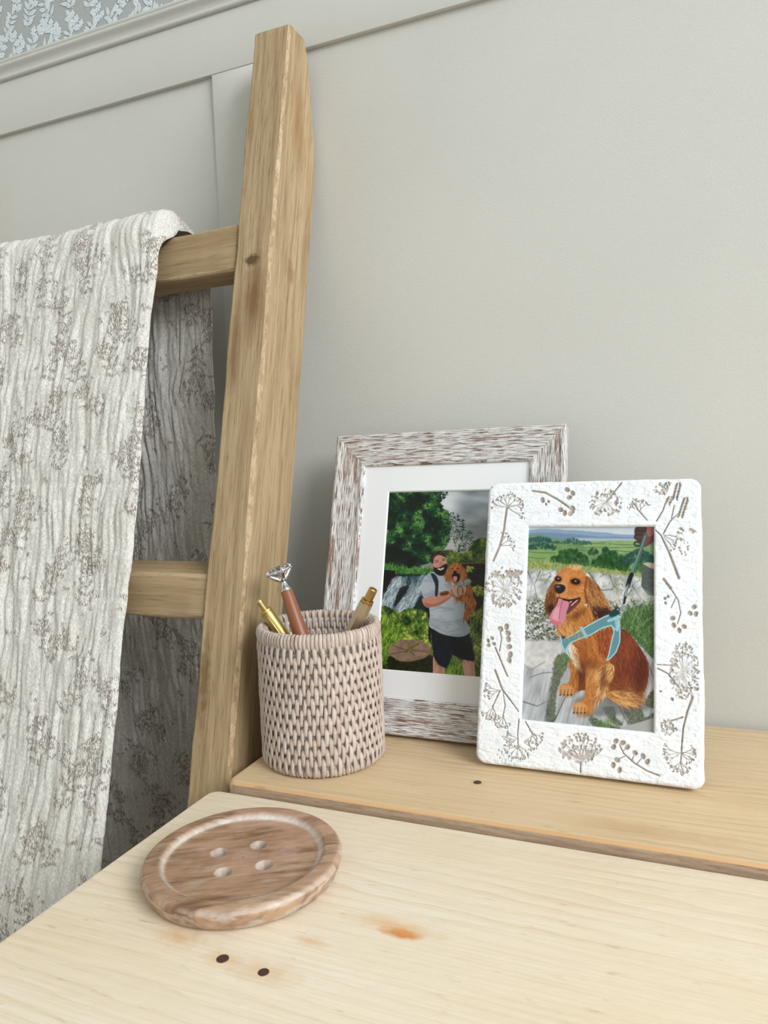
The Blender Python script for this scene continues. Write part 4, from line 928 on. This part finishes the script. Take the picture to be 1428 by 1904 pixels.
    skirt(outer); skirt(inner); bmesh.ops.remove_doubles(bm, verts=[v for v in bm.verts if len(v.link_faces) == 0], dist=1e-9)
    bmesh.ops.delete(bm, geom=[v for v in bm.verts if not v.link_faces], context='VERTS')
    bmesh.ops.recalc_face_normals(bm, faces=bm.faces); bm.to_mesh(fr.data); bm.free()
    fr.data.polygons.foreach_set('use_smooth', [True]*len(fr.data.polygons)); autosmooth(fr, 60)
    # photo, backing, easel
    tag(print_mesh('photo_print', paint_dog(), [(100, 85), (1192, 80), (1180, 1870), (48, 1750)], ou0, ou1, ow0, ow1, lambda U, W_, n: tf(U, W_, .0076), root, 300, 460, .0022), 'print of a golden spaniel in a pale blue harness on rocks')
    def slab(name, u0, u1, w0, w1, n0, n1, mt, par):
        q = [tf(np.array(u), np.array(w), np.array(n)) for n in (n0, n1) for u, w in ((u0, w0), (u1, w0), (u1, w1), (u0, w1))]
        return pydata(name, q, [(0, 1, 2, 3), (7, 6, 5, 4), (0, 4, 5, 1), (1, 5, 6, 2), (2, 6, 7, 3), (3, 7, 4, 0)], mt, par, False)
    bk = M('grey_backing_board', .8, color=(90, 84, 78)).out()
    slab('backing_board', ou0-.003, ou1+.003, ow0-.003, ow1+.003, .0002, .0073, bk, root)
    yb = Y0+.15*st+.0002*ct; b0 = Vector((cx-.02, Y0+.155*st+.001, Z0+.155*ct)); e = Vector((cx-.02, Y0+.095, Z0)); 
    V = []; 
    for q in (b0, e):
        for dx in (0, .04):
            for dy in (.0006, .0036): V.append((q.x+dx, q.y+dy, q.z))
    pydata('easel_strut', V, [(0, 1, 3, 2), (4, 6, 7, 5), (0, 4, 5, 1), (2, 3, 7, 6), (0, 2, 6, 4), (1, 5, 7, 3)], bk, root, False)
build_white()

# ------------------------------------------------------------------ whitewashed wooden frame
def build_wood():
    X0, X1, Y0, TL, HL = -.3203, -.0989, .5885, .281, .2755; Z0 = .0078
    ct, st = math.cos(TL), math.sin(TL)
    def tf(u, w, n):
        u, w, n = np.broadcast_arrays(u, w, n); return np.stack([u, Y0+w*st-n*ct, Z0+w*ct+n*st], -1)
    root = empty('wooden_photo_frame', ((X0+X1)/2, Y0, Z0))
    tag(root, 'whitewashed brown wood photo frame with white mount, photo of a bearded man holding a dog', 'photo frame')
    m = M('whitewashed_grain', .6, spec=.3); uv = m.n('ShaderNodeUVMap', uv_map='grain').outputs[0]
    def mp(sx, sy, lx=0): return m.n('ShaderNodeMapping', i_Vector=uv, i_Scale=(sx, sy, 1), i_Location=(lx, 0, 0)).outputs[0]
    g1 = m.noise(mp(60, 1700), 1, 4, .6); g2 = m.noise(mp(110, 1500, 3), 1, 3, .7); big = m.noise(mp(10, 170, 7), 1, 3, .6); g3 = m.noise(mp(60, 1500, 11), 1, 3, .6, .5)
    white = m.mix(m.ramp(g2, .3, .7), (238, 237, 236), (214, 212, 212))
    c = m.mix(m.ramp(g1, .50, .56), white, m.mix(m.ramp(g3, .4, .6), (96, 80, 74), (140, 112, 98)))
    br = m.math('MULTIPLY', m.ramp(big, .57, .63), m.ramp(g2, .36, .46))
    c = m.mix(m.math('MULTIPLY', br, .85), c, (136, 98, 80))
    c = m.mix(m.ramp(g3, .62, .66, 0, .8), c, (70, 60, 58))
    mat = m.out(c, None, [(g1, .0012, -.6), (g2, .0006, -.4)])
    # profile across the moulding: (distance from the outer edge, height)
    prof = [(0, 0), (0, .0104), (.0007, .0116), (.0022, .0121), (.0040, .0119), (.0055, .0113), (.009, .0107), (.016, .0098), (.023, .0090), (.0260, .0088), (.0273, .0096), (.0290, .0097), (.0306, .0090), (.0314, .0080), (.0314, .0045)]
    PW = .0314
    def side(a, b, nrm2):
        """a,b: outer corners (u,w); nrm2: inward direction"""
        a = np.array(a); b = np.array(b); d = b-a; L = np.linalg.norm(d); d = d/L; n = np.array(nrm2, float)
        ns = int(L/.004); V = []; UV = []
        for i in range(ns+1):
            for s_, h in prof:
                lo, hi = s_, L-s_; x = lo+(hi-lo)*i/ns
                q = a+d*x+n*s_; hh = h + (float(vnoise(np.array(x*300.), np.array(s_*900.), int(L*1000)))-.5)*.0005*(h > .0085)
                V.append(tf(q[0], q[1], hh)); UV.append((x+a[0]*3+a[1]*5, s_+a[1]*.7+h*.8))
        N = len(prof); F = [(i*N+j, i*N+j+1, (i+1)*N+j+1, (i+1)*N+j) for i in range(ns) for j in range(N-1)]
        F += [tuple(range(N)), tuple(range(ns*N, ns*N+N))[::-1]]
        o = pydata('frame_side', V, F, mat, root, True); l = o.data.uv_layers.new(name='grain')
        vi = np.empty(len(o.data.loops), np.int32); o.data.loops.foreach_get('vertex_index', vi)
        l.data.foreach_set('uv', np.array(UV, np.float32)[vi].reshape(-1)); autosmooth(o, 50)
        bm = bmesh.new(); bm.from_mesh(o.data); bmesh.ops.recalc_face_normals(bm, faces=bm.faces); bm.to_mesh(o.data); bm.free(); return o
    side((X0, 0), (X1, 0), (0, 1)); side((X1, 0), (X1, HL), (-1, 0)); side((X1, HL), (X0, HL), (0, -1)); side((X0, HL), (X0, 0), (1, 0))
    iu0, iu1, iw0, iw1 = X0+PW, X1-PW, PW, HL-PW
    mu0, mu1, mw0, mw1 = -.2632, -.1563, .0552, .2186
    # mount with bevelled window
    nb, nf = .0050, .0064; V = []; F = []
    rects = [(iu0-.002, iu1+.002, iw0-.002, iw1+.002, nf), (mu0-.0010, mu1+.0010, mw0-.0010, mw1+.0010, nf), (mu0, mu1, mw0, mw1, nb)]
    for a, b, c_, d, n in rects: V += [tf(a, c_, n), tf(b, c_, n), tf(b, d, n), tf(a, d, n)]
    for k in (0, 4):
        for i in range(4): j = (i+1) % 4; F.append((k+i, k+j, k+4+j, k+4+i))
    mt = M('mount_card', .7, color=(240, 241, 244)).out(); mb = M('mount_card_core', .7, color=(252, 252, 252)).out()
    tag(pydata('mount', V, F, [mt, mb], root, False, [0]*4+[1]*4), 'white card mount with bevelled window')
    tag(print_mesh('photo_print', paint_man(), [(155, 118), (1160, 88), (1052, 1845), (62, 1770)], mu0, mu1, mw0, mw1, lambda U, W_, n: tf(U, W_, nb-.0004), root, 280, 430, .001), 'print of a man in a grey shirt holding a dog by a waterfall')
    bk = M('brown_hardboard', .8, color=(96, 74, 58)).out()
    q = [tf(u, w, n) for n in (.0005, .0042) for u, w in ((iu0-.004, iw0-.004), (iu1+.004, iw0-.004), (iu1+.004, iw1+.004), (iu0-.004, iw1+.004))]
    pydata('backing_board', q, [(0, 1, 2, 3), (7, 6, 5, 4), (0, 4, 5, 1), (1, 5, 6, 2), (2, 6, 7, 3), (3, 7, 4, 0)], bk, root, False)
    cx = (X0+X1)/2; b0 = Vector((cx-.02, Y0+.15*st+.001, Z0+.15*ct)); e = Vector((cx-.02, .665, Z0)); V = []
    for q in (b0, e):
        for dx in (0, .04):
            for dy in (.0006, .0036): V.append((q.x+dx, q.y+dy, q.z))
    pydata('easel_strut', V, [(0, 1, 3, 2), (4, 6, 7, 5), (0, 4, 5, 1), (2, 3, 7, 6), (0, 2, 6, 4), (1, 5, 7, 3)], bk, root, False)
build_wood()

# ------------------------------------------------------------------ rattan cup
CUP = (-.2832, .5287, .0077)
def build_cup():
    cx, cy, z0 = CUP; RO = .0508; Hc = .1112
    root = empty('rattan_pen_pot', CUP); tag(root, 'round whitewashed woven rattan pot holding three pens', 'pen pot')
    def ratt(name, base, dark, pale):
        m = M(name, .6, spec=.3); oi = m.n('ShaderNodeObjectInfo').outputs['Random']; isl = m.n('ShaderNodeNewGeometry').outputs['Random Per Island']
        rn = m.math('FRACT', m.math('ADD', oi, isl)); p = m.obj((500, 500, 45)); g = m.noise(p, 1, 3, .65)
        wn = m.noise(m.obj(src='Generated' if False else 'Object'), 30, 2)
        c = m.mix(m.ramp(rn, 0, 1), base, pale); c = m.mix(m.ramp(g, .45, .75, 0, .6), c, dark)
        c = m.mix(m.ramp(m.noise(m.obj((900, 900, 200)), 1, 2), .6, .7, 0, .45), c, (228, 220, 216))
        return m.out(c, None, [(g, .0006, .5)])
    mr = ratt('washed_rattan', (190, 172, 160), (150, 128, 114), (208, 192, 182)); mc = ratt('rattan_coil', (190, 178, 170), (120, 100, 90), (222, 218, 216))
    # inner core: stacked coils
    rows = 13; pitch = (Hc-.008)/rows; prof = []
    for i in range(rows):
        for k in range(7):
            a = -math.pi/2+math.pi*k/6; prof.append((RO-.0058+math.cos(a)*.0022, .002+pitch*(i+.5)+math.sin(a)*pitch*.5))
    prof = [(RO-.009, .0008), (RO-.006, .0008)]+prof
    inn = [(RO-.0075+.0012*math.cos(t), z) for t, z in [(k*.9, .003+k*(Hc-.008)/60) for k in range(60, -1, -1)]]
    v, f = lathe(prof+[(RO-.0035, Hc-.004)]+inn, 96, None, (cx, cy, z0), False)
    v2, f2 = lathe([(RO-.006, .0008), (RO-.006, .004)], 64, None, (cx, cy, z0)); v, f = merge((v, f), (v2, f2))
    o = pydata('coil_body', v, f, mc, root); autosmooth(o, 60)
    # inner wall of the same weave
    NC = 100; mesh = []
    g = random.Random(2)
    def strip_mesh(wv, inside=False):
        L = pitch*2.02; W = 2*math.pi*RO/NC*wv; V = []; F = []; nz = 8; nxs = 4
        for side in (0, 1):
            for j in range(nz+1):
                t = j/nz; zz = (t-.5)*L; bul = max(0, math.sin(math.pi*t))**.20
                r0 = (RO-.0048)+.0048*bul - side*.0011
                w = W*(1.06-.06*math.sin(math.pi*t))*(1+.06*math.sin(t*7+wv*9))
                for i in range(nxs+1):
                    s = i/nxs-.5; dr = -.0005*(2*s)**2
                    r = (r0+dr) if not inside else (RO-.0075-(r0-RO+.0034)*.7-dr)
                    a = s*w/RO+.010*(t-.5); V.append((r*math.cos(a), r*math.sin(a), zz))
        N = nxs+1; K = (nz+1)*N
        for j in range(nz):
            for i in range(nxs):
                q = (j*N+i, j*N+i+1, (j+1)*N+i+1, (j+1)*N+i); F.append(q); F.append(tuple(x+K for x in q[::-1]))
        for j in range(nz):
            F.append((j*N, (j+1)*N, (j+1)*N+K, j*N+K)); F.append((j*N+nxs, j*N+nxs+K, (j+1)*N+nxs+K, (j+1)*N+nxs))
        return V, F
    VAR = []
    for k, wv in enumerate((.92, .98, 1.02, .88, .95)):
        V, F = strip_mesh(wv); me = bpy.data.meshes.new('strand'); me.from_pydata(V, [], F); me.materials.append(mr); me.polygons.foreach_set('use_smooth', [True]*len(F)); VAR.append((me, V, F))
    # azimuth of the camera as seen from the pot decides nothing but which strands are single parts
    items = []
    for c in range(NC):
        for rrow in range(7):
            z = .006+pitch*(2*rrow+(c % 2)) ; z = z+pitch*.75*((c/NC*2) % 1)*0
            if z > Hc-.011 or z < .0: continue
            a = 2*math.pi*(c+.5)/NC; k = g.randrange(5); tw = g.uniform(-.08, .08); dz = g.uniform(-.0006, .0006); dr = g.uniform(0, .0008)
            items.append((a, z+dz+pitch*.35, k, tw, dr))
    face = math.atan2(0-cy, 0-cx)
    def dist(a): return abs((a-face+math.pi) % (2*math.pi)-math.pi)
    items.sort(key=lambda q: dist(q[0])); rest = []
    for n, (a, z, k, tw, dr) in enumerate(items):
        mtx = Matrix.Translation((0, 0, z)) @ Matrix.Rotation(a, 4, 'Z') @ Matrix.Translation((RO, 0, 0)) @ Matrix.Rotation(tw, 4, 'X') @ Matrix.Translation((-RO+dr*.6, 0, 0))
        if n < 290:
            o = bpy.data.objects.new('strand', VAR[k][0]); COL.objects.link(o); o.parent = root; o.matrix_local = mtx
        else: rest.append(([tuple(mtx @ Vector(p)) for p in VAR[k][1]], VAR[k][2]))
    Vi, Fi = strip_mesh(.84, True)
    for c in range(NC):
        for rrow in range(1, 8):
            z = .006+pitch*(2*rrow+(c % 2))+pitch*.35
            if z > Hc-.006: continue
            mtx = Matrix.Translation((0, 0, z)) @ Matrix.Rotation(2*math.pi*(c+.5)/NC, 4, 'Z'); rest.append(([tuple(mtx @ Vector(p)) for p in Vi], Fi))
    V, F = merge(*rest); o = pydata('strand', [(p[0]+cx, p[1]+cy, p[2]+z0) for p in V], F, mr, root); tag(o, kind='stuff')
    # wrapped rim and foot
    def wrap(name, Rm, zc, ra, rb, n, skew):
        parts = []
        for k in range(n):
            a0 = 2*math.pi*k/n; wd = 2*math.pi/n*g.uniform(.84, .97); V = []; F = []; ns = 14; jr = g.uniform(-.0003, .0003)
            for i in range(4):
                s = i/3-.5
                for j in range(ns):
                    b = 2*math.pi*j/ns; dr = -.0007*(2*s)**2+jr
                    r = Rm+(ra+dr)*math.cos(b); z = zc+(rb+dr)*math.sin(b); a = a0+s*wd+skew*math.sin(b/2)
                    V.append((cx+r*math.cos(a), cy+r*math.sin(a), z0+z))
            for i in range(3):
                for j in range(ns): j2 = (j+1) % ns; F.append((i*ns+j, (i+1)*ns+j, (i+1)*ns+j2, i*ns+j2))
            parts.append((V, F))
        V, F = merge(*parts); o = pydata(name, V, F, mr, root); return o
    o = wrap('rim', RO-.0036, Hc-.0052, .0040, .0068, 100, .012); tag(o, 'rattan wrapped rim')
    o = wrap('foot_ring', RO-.0050, .0040, .0036, .0040, 90, .0); 
build_cup()

# ------------------------------------------------------------------ pens
def metal(name, col, rough): return M(name, rough, 1, col).out()
def build_pens():
    zb = CUP[2]+.0062
    gold = metal('brushed_gold', (212, 188, 124), .42); champ = metal('champagne_metal', (206, 186, 158), .45); chrome = metal('polished_chrome', (226, 228, 230), .08); dgold = metal('warm_gold', (188, 152, 96), .3)
    def clicker(name, label, tip, foot, body, btn, hexa, r):
        tip = Vector(tip); foot = Vector(foot); d = (foot-tip).normalized(); L = (foot-tip).length
        root = empty(name, tuple(foot)); tag(root, label, 'pen', 'pens in the rattan pot'); n = 8 if hexa else 28; ax = tuple(d)
        v, f = lathe([(r*.55, 0), (r*.62, .0004), (r*.66, .0012), (r*.66, .0098), (r*.60, .0102), (r*.60, .012)] if hexa else [(.0002, 0), (r*.32, .0004), (r*.46, .0014), (r*.50, .0026), (r*.47, .0038), (r*.44, .0050), (r*.46, .0095), (r*.42, .0105), (r*.42, .012)], n, ax, tuple(tip))
        o = pydata('push_button', v, f, btn, root); autosmooth(o, 30)
        v, f = lathe([(r*.62, .0102), (r*.92, .0106), (r*.96, .0112), (r*.96, .0122), (r*.84, .0126), (r*.84, .0136), (r*.5, .0137)], n, ax, tuple(tip)); o = pydata('collar', v, f, btn, root); autosmooth(o, 30)
        v, f = lathe([(r*.55, .0130), (r*.98, .0132), (r, .0150), (r, L*.86), (r*.8, L*.93), (r*.25, L-.003), (.0008, L)], n, ax, tuple(tip)); o = pydata('barrel', v, f, body, root); autosmooth(o, 25)
        return root, d
    def at(x, y, z): return (x, y, z)
    # left gold pen, resting on the left of the rim
    root, d = clicker('click_pen', 'yellow gold click pen leaning left in the rattan pot', (-.3275, .5085, .1405), (-.262, .549, zb), gold, gold, False, .0053)
    # clip on the gold pen
    tipv = Vector((-.3275, .5085, .1405)); side = Vector((.25, -.93, .2)); side = (side-d*side.dot(d)).normalized()
    v, f = tube([tipv+d*.0155+side*.0042, tipv+d*.0160+side*.0064, tipv+d*.036+side*.0060, tipv+d*.050+side*.0052], [.0009, .0011, .0010, .0009], 8); pydata('clip', v, f, gold, root)
    # right champagne pen
    root, d = clicker('click_pen', 'champagne faceted click pen with gold button leaning right in the rattan pot', (-.2306, .5240, .1495), (-.3110, .5262, zb), champ, dgold, True, .0056)
    # middle pen with a gem in a chrome mount
    hd = Vector((-.3070, .5200, .1462)); ft = Vector((-.2560, .5075, zb)); d = (ft-hd).normalized(); L = (ft-hd).length
    root = empty('gem_topped_pen', tuple(ft)); tag(root, 'tan brown pen with a clear gem in a chrome mount, middle of the rattan pot', 'pen', 'pens in the rattan pot')
    br = M('tan_lacquer', .38, color=(146, 88, 60)).out()
    v, f = lathe([(.0030, 0), (.0046, .0002), (.0048, .0012), (.0068, L*.30), (.0068, L*.6), (.0060, L*.8), (.0032, L*.93), (.0012, L-.002), (.0007, L)], 32, tuple(d), tuple(hd)); o = pydata('barrel', v, f, br, root); autosmooth(o, 40)
    up = -d; lean = Vector((-.020, 0, .0345)).normalized()
    # neck and rings
    v, f = lathe([(.0041, -.0004), (.0045, .0004), (.0045, .0014), (.0038, .0018), (.0042, .0024), (.0038, .0030), (.0032, .0036), (.0024, .0060), (.0022, .0085), (.0028, .0100)], 28, tuple(up), tuple(hd)); o = pydata('neck_ring', v, f, chrome, root); autosmooth(o, 40)
    # gem: brilliant, table facing up and left; mount: prongs and band
    gc = hd+up*.0080; gax = Vector((-.34, -.10, 1)).normalized(); q = gax.to_track_quat('Z', 'Y')
    n = 8; RG = .0098; V = [gc]; F = []
    def ringv(r, h, off): 
        b = len(V)
        for k in range(n):
            a = 2*math.pi*(k+off)/n; V.append(gc+q @ Vector((r*math.cos(a), r*math.sin(a), h)))
        return b
    r1 = ringv(RG, .0095, 0); r2 = ringv(RG*.82, .0122, .5); r3 = ringv(RG*.60, .0136, 0)
    for k in range(n):
        k2 = (k+1) % n
        F += [(0, r1+k, r1+k2), (r1+k, r2+k, r1+k2), (r2+k, r2+k2, r1+k2), (r2+k, r3+k2, r2+k2), (r3+k, r3+k2, r2+k)]
    F.append(tuple(range(r3, r3+n)))
    gl = M('clear_crystal', .02); gl.b.inputs['Transmission Weight'].default_value = 1; gl.b.inputs['IOR'].default_value = 1.5
    o = pydata('gem', V, F, gl.out(), root, False)
    bm = bmesh.new(); bm.from_mesh(o.data); bmesh.ops.recalc_face_normals(bm, faces=bm.faces); bm.to_mesh(o.data); bm.free()
    tubes = []
    for k in range(4):
        a = 2*math.pi*(k+.35)/4; e = lambda r, h: gc+q @ Vector((r*math.cos(a), r*math.sin(a), h))
        tubes.append(tube([hd+up*.0080, gc+gax*.0008, e(RG*.46, .0040), e(RG*.82, .0072), e(RG*1.07, .0095), e(RG*1.0, .0110), e(RG*.86, .0123)], [.0022, .0024, .0021, .0018, .0017, .0014, .0010], 8))
    pts = [gc+q @ Vector((RG*1.04*math.cos(t), RG*1.04*math.sin(t), .0093)) for t in np.linspace(0, 2*math.pi, 33)]
    tubes.append(tube(pts, .0012, 8)); v, f = merge(*tubes); pydata('gem_mount', v, f, chrome, root)
build_pens()

# ------------------------------------------------------------------ wooden button
def build_button():
    cx, cy = -.2554, .3655; z0 = .0003; na = 420
    rs = np.concatenate([np.linspace(.0004, .0440, 130), np.linspace(.0446, .0602, 40)])
    holes = [(-.0176, -.0003), (.0013, .0155), (-.0022, -.0179), (.0170, -.0035)]
    A = np.linspace(0, 2*np.pi, na+1)
    rp = [0, .0440, .0470, .0480, .0500, .0508, .0535, .0560, .0580, .0596, .0602]; zp = [.0102, .0102, .0106, .0114, .0136, .01390, .01395, .01385, .0136, .0125, .0112]
    RR, AA = np.meshgrid(rs, A); X = RR*np.cos(AA); Y = RR*np.sin(AA); Z = np.interp(RR, rp, zp)
    Z = Z+(fbm(X*120, Y*120, 3, 3)-.5)*.0004
    wash = .9*np.exp(-((RR-.0478)/.0017)**2)*(.35+.65*fbm(np.cos(AA)*3, np.sin(AA)*3, 8, 3)*1.3)
    wash = wash+.22*sstep(.56, .74, fbm(X*60+Y*40, Y*260-X*160, 5, 4))+.4*sstep(.0575, .0600, RR)*sstep(.45, .6, fbm(X*60, Y*60, 15, 3))
    for hx, hy in holes:
        d = np.hypot(X-hx, Y-hy); Z = Z-.0075*(1-sstep(.0044, .0053, d)); wash = np.maximum(wash, .85*(1-sstep(.0048, .0060, d))*(.6+.4*sstep(.3, .6, fbm(X*400, Y*400, 31, 3))))
    P = np.stack([X+cx, Y+cy, Z+z0], -1)
    # outer wall and underside
    ex = [(.0605, .0104), (.0605, .0092), (.0598, .0076), (.0590, .0050), (.0578, .0022), (.0556, .0006), (.0545, 0), (.0005, 0)]
    E = np.stack([np.stack([cx+r*np.cos(A), cy+r*np.sin(A), np.full_like(A, z+z0)], -1) for r, z in ex], 1)
    P = np.concatenate([P, E], 1)
    we = np.stack([.55*sstep(.42, .62, fbm(np.cos(A)*5, np.sin(A)*5+k*.7, 25, 3)) for k in range(len(ex))], 1); wash = np.concatenate([wash, we], 1)
    m = M('limewashed_mango_wood', .5, spec=.4); w = m.attr('wash'); rot = (0, 0, R(-32))
    def mo(s): 
        v = m.n('ShaderNodeVectorRotate', rotation_type='Z_AXIS', i_Vector=m.obj(), i_Angle=R(-32)).outputs[0]
        return m.n('ShaderNodeMapping', i_Vector=v, i_Scale=s).outputs[0]
    g1 = m.noise(mo((24, 160, 40)), 1, 4, .6); g2 = m.noise(mo((90, 620, 100)), 1, 3, .7); big = m.noise(mo((12, 40, 20)), 1, 3)
    c = m.mix(m.ramp(big, .35, .65), (166, 132, 104), (186, 154, 126)); c = m.mix(m.ramp(g1, .46, .66, 0, .85), c, (118, 82, 58)); c = m.mix(m.ramp(g2, .55, .72, 0, .5), c, (98, 66, 48))
    pink = m.noise(m.obj(loc=(4, 2, 0)), 26, 3); c = m.mix(m.ramp(pink, .52, .68, 0, .6), c, (196, 156, 136))
    c = m.mix(m.math('MULTIPLY', m.ramp(w, .05, 1.), m.ramp(m.noise(m.obj(), 260, 3), .25, .6, .55, 1)), c, (222, 214, 206))
    mat = m.out(c, m.ramp(g1, .3, .7, .36, .6), [(g2, .0005, .4)])
    o = gridmesh('wooden_button', P, None, {'wash': wash}, mat, None, True, flip=False)
    bm = bmesh.new(); bm.from_mesh(o.data); bmesh.ops.remove_doubles(bm, verts=bm.verts, dist=1e-6); bmesh.ops.recalc_face_normals(bm, faces=bm.faces); bm.to_mesh(o.data); bm.free()
    o.data.polygons.foreach_set('use_smooth', [True]*len(o.data.polygons))
    tag(o, 'large round brown wooden button with four holes lying on the pine table', 'button')
build_button()
